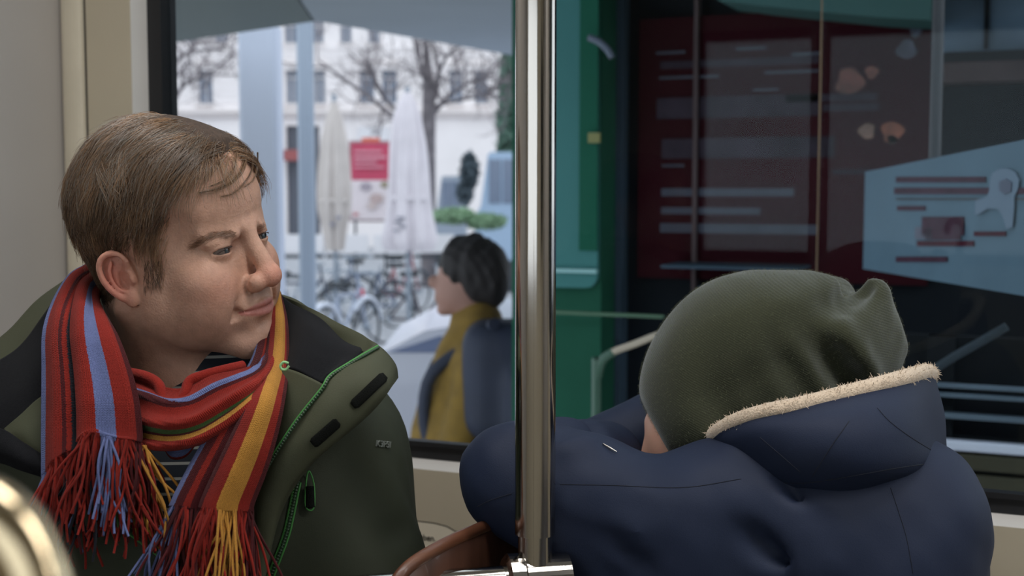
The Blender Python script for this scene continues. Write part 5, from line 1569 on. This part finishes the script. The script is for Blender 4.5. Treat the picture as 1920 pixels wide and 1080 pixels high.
# ---- bicycles
def bike(px, d, ang, label, fcol, guard=None, sx=1.0, light=None):
    b0 = grd(px, d); t = thing('bicycle', W(b0), label, 'bicycle', 'bicycles parked on the street')
    ca_, sa_ = math.cos(ang), math.sin(ang)
    def T(x, y, z): x *= sx; return b0+np.array([x*ca_-y*sa_, x*sa_+y*ca_, z])
    fm = mat('bike_paint', S(*fcol), 0.4)
    R_ = 0.34
    for cx in (-0.52, 0.52):
        th = np.linspace(0, 2*math.pi, 30, endpoint=False)
        w_ = obj('wheel', *tube(np.array([T(cx+R_*math.cos(a), 0, R_+R_*math.sin(a)) for a in th]), 0.02, 6, None, True), M_dkm, t)
        sp_ = [[T(cx, 0, R_), T(cx+R_*math.cos(a), 0, R_+R_*math.sin(a))] for a in th[::2]]
        v, q = tubes(np.array(sp_), 0.003, 3); obj('spokes', v, q, M_gry, w_)
        obj('hub', *tube([T(cx, -0.05, R_), T(cx, 0.05, R_)], 0.03, 8), M_gry, w_)
        gth = np.linspace(rad(20), rad(190), 16) if cx < 0 else np.linspace(rad(10), rad(140), 14)
        obj('mudguard', *tube(np.array([T(cx+(R_+0.04)*math.cos(a), 0, R_+(R_+0.04)*math.sin(a)) for a in gth]), 0.03 if guard else 0.016, 6), mat('mudguard', S(*(guard or (70, 76, 88))), 0.4), t)
    bb, st_, hd, ra, fa = T(-0.08, 0, 0.30), T(-0.22, 0, 0.80), T(0.33, 0, 0.86), T(-0.52, 0, R_), T(0.52, 0, R_)
    fr = [tube([a, b], 0.02, 7) for a, b in ((bb, st_), (bb, hd), (st_, T(0.31, 0, 0.78)), (ra, bb), (ra, T(-0.21, 0, 0.74)))]
    obj('frame', *merge(fr), fm, t)
    obj('fork', *tube([fa, T(0.42, 0, 0.62), hd, T(0.30, 0, 1.02)], 0.018, 7), fm, t)
    obj('handlebar', *tube([T(0.12, -0.28, 1.02), T(0.28, -0.25, 1.06), T(0.32, 0, 1.04), T(0.28, 0.25, 1.06), T(0.12, 0.28, 1.02)], 0.016, 7, 20), M_gry, t)
    obj('saddle', *bevel_box(T(-0.37, 0, 0.90)-[0, 0, 0]-np.array([0.02, 0.08, 0.0]), T(-0.37, 0, 0.90)+np.array([0.26, 0.08, 0.07]), 0.03), M_dkm, t)
    obj('seat_post', *tube([st_, T(-0.245, 0, 0.92)], 0.015, 6), M_gry, t)
    obj('crank', *tube([T(-0.22, 0.08, 0.25), T(-0.08, 0.06, 0.30), T(-0.08, -0.06, 0.30), T(0.05, -0.08, 0.36)], 0.013, 6), M_gry, t)
    if light: obj('rear_light', *bevel_box(T(-0.92, 0, 0.68)-0.05, T(-0.92, 0, 0.68)+0.06, 0.02), mat('red_light', S(210, 60, 70), 0.3), t, False)
bike(560, 17.5, rad(25), 'dark bicycle nearest the pale column', (66, 74, 92))
bike(648, 15.6, rad(68), 'bicycle with broad white mudguards in the middle of the row', (150, 160, 180), (206, 212, 226))
bike(690, 19.4, rad(150), 'blue-grey bicycle behind the white mudguards', (84, 96, 120))
bike(802, 17.3, rad(10), 'dark bicycle with a red rear light right of the row', (58, 50, 60), None, 1.0, True)
bike(610, 20.2, rad(170), 'light grey bicycle at the back of the row', (150, 160, 172))
bike(752, 21.4, rad(60), 'dull red bicycle under the white parasol', (150, 70, 78))

# ---- white car on the street
cb = grd(1000, 7.2); car = thing('car', W(cb), 'white car parked on the street behind the walking person', 'car')
x0 = V(694, 620, 7.0)[0]; y0 = V(694, 620, 7.0)[1]; zr = V(780, 606, 7.0)[2]; zb = cb[2]+0.25; zm = V(720, 668, 7.0)[2]
pr = [(x0, zb), (x0, zm-0.05), (x0+0.03, zm), (x0+0.30, zr-0.04), (x0+0.55, zr), (x0+1.9, zr), (x0+2.5, zm), (x0+3.5, zm-0.12), (x0+3.7, zm-0.3), (x0+3.7, zb)]
obj('body', *prism([(x, y0, z) for x, z in pr], (0, 1.6, 0)), mat('white_car_paint', S(210, 214, 232), 0.3, coat=0.5), car, False)
wpz = zm+0.02
obj('side_window', *prism([(x0+0.10, y0-0.012, wpz), (x0+0.95, y0-0.012, wpz), (x0+0.95, y0-0.012, zr-0.07), (x0+0.38, y0-0.012, zr-0.07)], (0, 0.02, 0)), mat('car_glass', S(84, 104, 150), 0.1), car, False)
obj('side_window', *prism([(x0+1.03, y0-0.012, wpz), (x0+2.25, y0-0.012, wpz), (x0+1.85, y0-0.012, zr-0.07), (x0+1.03, y0-0.012, zr-0.07)], (0, 0.02, 0)), mat('car_glass', S(84, 104, 150), 0.1), car, False)
for k in (0.6, 3.0):
    c_ = np.array([x0+k, y0, cb[2]+0.31])
    w_ = obj('wheel', *tube([c_+[0, -0.03, 0], c_+[0, 0.2, 0]], 0.31, 24), M_dkm, car); obj('hubcap', *tube([c_+[0, -0.05, 0], c_+[0, -0.02, 0]], 0.18, 16), M_gry, w_)
    w2 = dup(w_, car); w2.location = Vector(w_.location)+Vector(W(np.array([0, 1.45, 0]))-CAM)

# ---- person walking past in a mustard coat with a navy backpack
M_must = mat('mustard_coat', S(124, 98, 38), 0.85, var=0.2, vscale=20, bump=0.3, bscale=200)
M_navy = mat('navy_backpack', S(38, 46, 66), 0.7, var=0.1, vscale=10)
M_dhair = mat('dark_hair', S(30, 27, 30), 0.7, bump=0.8, bscale=60)
wd_ = 4.5; wb = grd(880, wd_, PZ)
pe = thing('person', W(wb), 'dark-haired person in mustard coat with navy backpack walking past outside', 'person')
hcx = V(872, 515, wd_)
def walk_head(p):
    d = ell(p, hcx, (0.095, 0.078, 0.115))
    d = smin(d, ell(p, hcx+np.array([-0.03, 0, -0.07]), (0.075, 0.06, 0.07)), 0.03)
    d = smin(d, ell(p, hcx+np.array([-0.112, 0, -0.025]), (0.02, 0.014, 0.024)), 0.015)
    d = smin(d, ell(p, hcx+np.array([-0.09, 0, -0.08]), (0.02, 0.025, 0.012)), 0.01)
    d = smin(d, ell(p, hcx+np.array([-0.075, 0, -0.125]), (0.025, 0.03, 0.02)), 0.02)
    for s in (-1, 1): d = smin(d, ell(p, hcx+np.array([0.015, s*0.08, -0.02]), (0.018, 0.01, 0.03)), 0.008)
    return smin(d, cap(p, hcx+np.array([0.02, 0, -0.08]), hcx+np.array([0.05, 0, -0.24]), 0.055, 0.06), 0.03)
v, q = mesh_sdf(walk_head, hcx-np.array([0.2, 0.16, 0.3]), hcx+np.array([0.2, 0.16, 0.18]), 0.008, smooth=1)
obj('body', v, q, mat('walker_skin', S(158, 120, 108), 0.6), pe)
def walk_hair(p):
    d = ell(p, hcx+np.array([0.022, 0, 0.028]), (0.118, 0.10, 0.118))
    d = smin(d, ell(p, hcx+np.array([0.08, 0, -0.02]), (0.075, 0.085, 0.10)), 0.05)
    d = d+0.010*wav(p, 41, 60)
    return sub(d, ell(p, hcx+np.array([-0.10, 0, -0.07]), (0.085, 0.12, 0.085)), 0.02)
v, q = mesh_sdf(walk_hair, hcx-np.array([0.2, 0.16, 0.2]), hcx+np.array([0.24, 0.16, 0.2]), 0.008, smooth=1)
obj('hair', v, q, M_dhair, pe)
hip = np.array([hcx[0]+0.04, hcx[1], wb[2]+0.92])
def walk_coat(p):
    sh = hcx+np.array([0.05, 0, -0.33])
    d = cap(p, sh, hip+np.array([-0.04, 0, -0.05]), 0.17, 0.19)
    d = smin(d, cap(p, sh+np.array([0, -0.14, 0.02]), sh+np.array([0, 0.14, 0.02]), 0.085), 0.06)
    d = smin(d, cap(p, hcx+np.array([0.04, 0, -0.17]), hcx+np.array([0.05, 0, -0.24]), 0.095, 0.12), 0.03)    # scarf-like collar
    d = smin(d, cap(p, hip, hip+np.array([-0.02, 0, -0.25]), 0.19, 0.21), 0.05)
    arm = chain(p, [sh+np.array([-0.01, -0.17, 0]), sh+np.array([-0.08, -0.21, -0.27]), sh+np.array([-0.26, -0.16, -0.40])], [0.075, 0.065, 0.05])
    d = smin(d, arm, 0.02)
    arm = chain(p, [sh+np.array([0, 0.17, 0]), sh+np.array([0.04, 0.2, -0.27]), sh+np.array([-0.12, 0.17, -0.45])], [0.075, 0.065, 0.05])
    d = smin(d, arm, 0.02)
    return d+0.006*wav(p, 43, 18)
v, q = mesh_sdf(walk_coat, hip-np.array([0.55, 0.42, 0.5]), hip+np.array([0.4, 0.42, 0.75]), 0.014, smooth=2)
obj('coat', v, q, M_must, pe)
def walk_legs(p):
    d = cap(p, hip+np.array([0, -0.08, -0.05]), hip+np.array([-0.12, -0.08, -0.48]), 0.09, 0.065)
    d = np.minimum(d, cap(p, hip+np.array([-0.12, -0.08, -0.48]), hip+np.array([-0.18, -0.08, -0.88]), 0.062, 0.045))
    d = np.minimum(d, cap(p, hip+np.array([0, 0.08, -0.05]), hip+np.array([0.10, 0.08, -0.46]), 0.09, 0.065))
    d = np.minimum(d, cap(p, hip+np.array([0.10, 0.08, -0.46]), hip+np.array([0.30, 0.08, -0.80]), 0.062, 0.045))
    for x, y, z in ((-0.20, -0.08, -0.885), (0.30, 0.08, -0.84)): d = np.minimum(d, cap(p, hip+np.array([x+0.03, y, z]), hip+np.array([x-0.15, y, z-0.005]), 0.04, 0.033))
    return d
v, q = mesh_sdf(walk_legs, hip-np.array([0.5, 0.3, 0.95]), hip+np.array([0.5, 0.3, 0.1]), 0.014, smooth=1)
obj('trousers', v, q, M_pants, pe)
bk = V(950, 700, wd_)+np.array([0.06, -0.12, 0])
v, q = mesh_sdf(lambda p: smin(rbox(p, bk, (0.21, 0.15, 0.20), 0.08), rbox(p, bk+np.array([0.08, -0.10, -0.06]), (0.14, 0.10, 0.12), 0.05), 0.03), bk-0.4, bk+0.4, 0.014, smooth=2)
pk = obj('backpack', v, q, M_navy, pe)
for s in (-1, 1):
    sp_ = hcx+np.array([0.05, s*0.13, -0.33])
    obj('strap', *tube(np.array([bk+np.array([-0.10, s*0.12, 0.2]), sp_+np.array([0.0, 0, 0.115]), sp_+np.array([-0.17, 0, -0.02]), sp_+np.array([-0.16, 0, -0.25]), bk+np.array([-0.1, s*0.13, -0.2])]), 0.022, 8, 24), M_navy, pk)

# ---- dark kiosk close to the tram, seen through the right half of the window
KY = 3.65
def kp(px, py, Y=KY): return onwall(px, py, Y)
def kbox(px0, px1, py0, py1, Y, depth, at=None):
    xm = at or (px0+px1)/2
    a, b = kp(px0, 351, Y), kp(px1, 351, Y); t, bo = kp(xm, py0, Y), kp(xm, py1, Y)
    return box((a[0], Y, bo[2]), (b[0], Y+depth, t[2]))
M_kio = mat('kiosk_dark', S(22, 27, 33), 0.8, var=0.15, vscale=2, spec=0.06)
M_kcol = mat('kiosk_slate', S(58, 74, 88), 0.8, spec=0.06)
M_maro = mat('kiosk_maroon', S(46, 14, 22), 0.8, var=0.15, vscale=3, spec=0.06)
M_type = mat('pale_type', S(72, 76, 88), 0.8, var=0.2, vscale=8, spec=0.06)
M_type2 = mat('dim_type', S(52, 46, 56), 0.8, var=0.3, vscale=10, spec=0.06)
xa, xb = kp(1122, 351)[0], kp(1920, 351)[0]+1.2
kio = thing('kiosk', ((xa+xb)/2, KY+0.6, PZ), 'dark platform kiosk with maroon notice panel behind the child', 'kiosk')
obj('body', *box((xa, KY, PZ), (xb, KY+1.1, 1.96)), M_kio, kio, False, 'W')
obj('roof', *box((xa-0.1, KY-0.3, 1.96), (xb+0.1, KY+1.3, 2.04)), M_canb, kio, False, 'W')
obj('corner_post', *kbox(1118, 1166, -90, 1100, KY-0.06, 0.06), M_kcol, kio, False, 'W')
mp2 = obj('notice_panel', *kbox(1196, 1742, 22, 528, KY-0.03, 0.035), M_maro, kio, False, 'W')
for (x0, x1, y0, y1, m_) in ((1228, 1282, 96, 101, 0), (1376, 1432, 88, 93, 0), (1480, 1532, 98, 104, 0), (1236, 1530, 110, 124, 1), (1234, 1345, 142, 147, 0),
        (1430, 1530, 132, 137, 0), (1408, 1456, 166, 170, 0), (1230, 1532, 180, 220, 1), (1240, 1334, 198, 204, 0), (1412, 1456, 188, 192, 0), (1470, 1640, 176, 190, 1), (1540, 1644, 194, 208, 1),
        (1240, 1562, 258, 296, 1), (1244, 1320, 279, 283, 0), (1310, 1500, 264, 268, 0), (1240, 1282, 308, 313, 0), (1240, 1488, 353, 368, 0), (1240, 1426, 389, 402, 0), (1238, 1534, 420, 438, 0),
        (1560, 1640, 318, 326, 1)):
    obj('print_line', *kbox(x0, x1, y0, y1, KY-0.034-0.002*m_, 0.004), M_type2 if m_ else M_type, mp2, False, 'W')
for (x, y, r, c_) in ((1592, 152, 26, (96, 56, 50)), (1634, 136, 12, (104, 62, 54)), (1626, 246, 15, (112, 88, 78)), (1672, 248, 20, (126, 74, 56)), (1672, 262, 9, (44, 28, 30)), (1700, 92, 18, (70, 74, 92)), (1716, 60, 10, (60, 66, 84))):  # the orange spots among these paint in reflections on the glass
    p = kp(x, y, KY-0.036); r = r*3.4/FPX
    obj('print_spot', *prism([(p[0]+r*(1+0.25*math.sin(3*t+x))*math.cos(t), p[1], p[2]+r*math.sin(t)) for t in np.linspace(0, 2*math.pi, 18, endpoint=False)], (0, 0.003, 0)), mat('print_ink', S(*c_), 0.6, var=0.4, vscale=30), mp2, False, 'W')
obj('panel_frame', *merge([kbox(1298, 1305, -60, 545, KY-0.05, 0.03)]), mat('frame_brown', S(84, 74, 76), 0.8, spec=0.06), mp2, False, 'W')  # bar added to stand for a faint reflection line in the glass
obj('ledge', *merge([kbox(1240, 1500, 500, 506, KY-0.2, 0.2), kbox(1310, 1480, 540, 560, KY-0.12, 0.12)]), M_kcol, kio, False, 'W')
aw = [kp(x, y, KY-0.25) for x, y in ((1340, -80), (1345, 0), (1420, 10), (1520, 20), (1640, 32), (1745, 38), (1750, -80))]
obj('awning', *prism(aw, (0, 0.25, 0)), mat('teal_awning', S(70, 104, 104), 0.8, spec=0.06), kio, False, 'W')
obj('top_window', *kbox(1762, 2100, -60, 92, KY-0.05, 0.05), mat('top_window_glass', S(84, 104, 122), 0.8, var=0.4, vscale=3, spec=0.06), kio, False, 'W')
obj('top_window_bar', *merge([kbox(1836, 1846, -60, 92, KY-0.06, 0.03), kbox(1762, 2100, 92, 112, KY-0.07, 0.07)]), M_kio, kio, False, 'W')
obj('brown_shelf', *kbox(1760, 2100, 112, 150, KY-0.10, 0.1), mat('brown_shelf', S(70, 60, 62), 0.8, var=0.3, vscale=6, spec=0.06), kio, False, 'W')
# thin upright added in place of a reflection line in the window glass
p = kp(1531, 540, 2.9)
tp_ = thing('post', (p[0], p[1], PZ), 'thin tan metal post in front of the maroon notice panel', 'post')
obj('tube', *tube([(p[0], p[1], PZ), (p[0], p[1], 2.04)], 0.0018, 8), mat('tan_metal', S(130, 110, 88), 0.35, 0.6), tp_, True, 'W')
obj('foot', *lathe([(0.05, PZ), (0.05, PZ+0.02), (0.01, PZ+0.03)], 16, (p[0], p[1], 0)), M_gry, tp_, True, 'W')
# ---- green ticket booth with teal window
GY = 3.45
xa2, xb2 = kp(960, 351, GY)[0], kp(1128, 351, GY)[0]
bo_ = thing('ticket_booth', ((xa2+xb2)/2, GY+0.5, PZ), 'green booth with teal window just right of the steel pole', 'booth')
obj('body', *box((xa2, GY, PZ), (xb2, GY+0.12, 2.0)), mat('booth_green', S(34, 80, 64), 0.8, var=0.12, vscale=4, spec=0.06), bo_, False, 'W')
pts = [kp(x, y, GY-0.02) for x, y in ((985, -120), (985, 538), (1098, 540), (1108, 538), (1115, 532), (1119, 522), (1120, 510), (1120, -120))]
wn_ = obj('window', *prism(pts, (0, 0.02, 0)), mat('teal_glass', S(66, 116, 116), 0.8, spec=0.06), bo_, False, 'W')
obj('dark_strip', *kbox(1086, 1120, -120, 470, GY-0.03, 0.01), mat('dark_teal', S(30, 84, 68), 0.8, spec=0.06), wn_, False, 'W')
obj('window_bar', *kbox(985, 1119, 504, 511, GY-0.035, 0.015), mat('pale_teal', S(128, 176, 178), 0.4), wn_, False, 'W')
obj('rail', *kbox(985, 1245, 586, 592, GY-0.08, 0.02), mat('rail_green', S(84, 110, 92), 0.8, spec=0.06), bo_, False, 'W')
obj('yellow_tag', *kbox(1102, 1124, 249, 268, GY-0.05, 0.01), mat('yellow_tag', S(112, 114, 62), 0.5), bo_, False, 'W')
arc = np.array([kp(x, y, GY-0.06) for x, y in ((1104, 70), (1122, 78), (1138, 92), (1148, 108))])
obj('curved_handle', *tube(arc, 0.010, 8, 20), mat('pale_handle', S(92, 102, 120), 0.7), bo_, True, 'W')
# ---- bent handrail
hr = np.array([kp(x, y, 2.75) for x, y in ((1118, 760), (1120, 710), (1130, 676), (1150, 660), (1190, 645), (1240, 626), (1330, 600), (1440, 575))])
ho = thing('stair_rail', (hr[0][0], 2.75, PZ), 'bent cream handrail rising behind the green hat', 'rail')
hr2 = np.concatenate([[[hr[0][0], 2.75, PZ]], hr])
obj('bar', *tube(hr2[3:], 0.0085, 10, 40), mat('cream_rail', S(176, 166, 150), 0.4), ho, True, 'W')
obj('post', *tube(hr2[:5], 0.011, 10, 30), mat('green_rail_post', S(60, 92, 78), 0.4), ho, True, 'W')
# ---- low metal railing along the platform edge
RY = 2.5
rl = thing('railing', kp(1860, 700, RY)*np.array([1, 1, 0])+np.array([0, 0, PZ]), 'dark platform railing with pale top rails right of the child', 'railing')
def hbar(y, h, m_, dp=0.03, x0=1690):
    a = kp(x0, 351, RY)[0]; z1 = kp(1860, y, RY)[2]; z0 = kp(1860, y+h, RY)[2]
    return obj('rail_bar', *bevel_box((a, RY, z0), (a+2.2, RY+dp, z1), 0.004), m_, rl, False, 'W')
M_rl = mat('rail_slate', S(92, 108, 122), 0.8, spec=0.06); M_rd = mat('rail_dark', S(30, 34, 38), 0.8, spec=0.06); M_ro = mat('rail_olive', S(66, 66, 56), 0.8, spec=0.06); M_rw = mat('rail_white', S(196, 206, 226), 0.35)
hbar(726, 7, M_rl); hbar(742, 9, M_rl); hbar(781, 10, M_rl); hbar(832, 19, M_rw)
hbar(856, 30, M_ro); hbar(894, 32, M_ro)
a = kp(1690, 351, RY)[0]
obj('backing', *box((a, RY+0.05, PZ), (a+2.2, RY+0.09, kp(1860, 640, RY)[2])), M_rd, rl, False, 'W')
for k in (0.05, 1.1, 2.1): obj('post', *box((a+k, RY+0.03, PZ), (a+k+0.05, RY+0.08, kp(1860, 640, RY)[2])), M_rd, rl, False, 'W')
dg = np.array([kp(x, y, RY-0.05) for x, y in ((1740, 700), (1790, 668), (1840, 640), (1888, 612))])
obj('diagonal_arm', *tube(dg, 0.008, 8), mat('arm_grey', S(60, 70, 78), 0.8, spec=0.06), rl, True, 'W')
# ---- white information sign with maroon print, edge-on to the tram
q0, q1, q2, q3 = V(1622, 322, 3.05), V(1960, 254, 1.92), V(1960, 562, 1.92), V(1622, 505, 3.05)
q3 = np.array([q0[0], q0[1], q3[2]]); q2 = np.array([q1[0], q1[1], q2[2]])
nrm = np.cross(q1-q0, q3-q0); nrm /= np.linalg.norm(nrm)
if nrm@q0 < 0: nrm = -nrm
sg_ = thing('information_sign', W((q2+q3)/2), 'pale blue-white information sign with maroon print at the right edge', 'sign')
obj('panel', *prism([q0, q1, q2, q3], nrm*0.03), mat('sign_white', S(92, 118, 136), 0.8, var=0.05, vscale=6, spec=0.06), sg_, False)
obj('hanger', *tube([(q0+q1)/2, (q0+q1)/2+np.array([0, 0, 0.5])], 0.012, 8), M_dkm, sg_)
pw_ = np.cross(q1-q0, [0, 0, 1.0])
def splane(px, py, off=0.002):
    r_ = V(px, py, 1.0); return r_*((q0-nrm*off)@nrm)/(r_@nrm)
cr_ = lambda x, y: (1600+x/3.175, 240+y/3.175)
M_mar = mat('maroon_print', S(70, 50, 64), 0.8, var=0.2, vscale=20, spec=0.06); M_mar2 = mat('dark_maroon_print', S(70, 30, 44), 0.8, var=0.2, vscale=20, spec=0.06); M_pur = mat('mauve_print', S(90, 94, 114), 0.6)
for (x0, y0, x1, y1, m_) in ((255, 290, 790, 325, M_mar), (245, 355, 1100, 394, M_mar), (255, 418, 1100, 428, M_dkm), (262, 464, 430, 492, M_mar), (410, 528, 660, 640, M_mar),
                             (430, 640, 640, 665, M_mar), (380, 672, 720, 704, M_mar2), (720, 616, 910, 644, M_mar2), (255, 766, 560, 798, M_mar), (370, 590, 470, 660, M_pur)):
    a, b = cr_(x0, y0), cr_(x1, y1)
    pl_ = [splane(a[0], a[1]), splane(b[0], a[1]), splane(b[0], b[1]), splane(a[0], b[1])]
    obj('print_line', *prism(pl_, -nrm*0.001), m_, sg_, False)
bl = [cr_(*k) for k in ((815, 320), (830, 270), (870, 245), (920, 242), (965, 262), (990, 310), (980, 370), (960, 410), (960, 480), (950, 590), (915, 600), (890, 520), (860, 480), (800, 480), (760, 510), (728, 515), (730, 430), (800, 405), (812, 370))]
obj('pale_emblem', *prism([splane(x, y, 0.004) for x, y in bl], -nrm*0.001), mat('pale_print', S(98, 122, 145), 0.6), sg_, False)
bl = [cr_(*k) for k in ((870, 320), (910, 300), (945, 325), (940, 380), (900, 395), (870, 370))]
obj('dark_emblem', *prism([splane(x, y, 0.006) for x, y in bl], -nrm*0.001), mat('slate_print', S(74, 86, 110), 0.6), sg_, False)
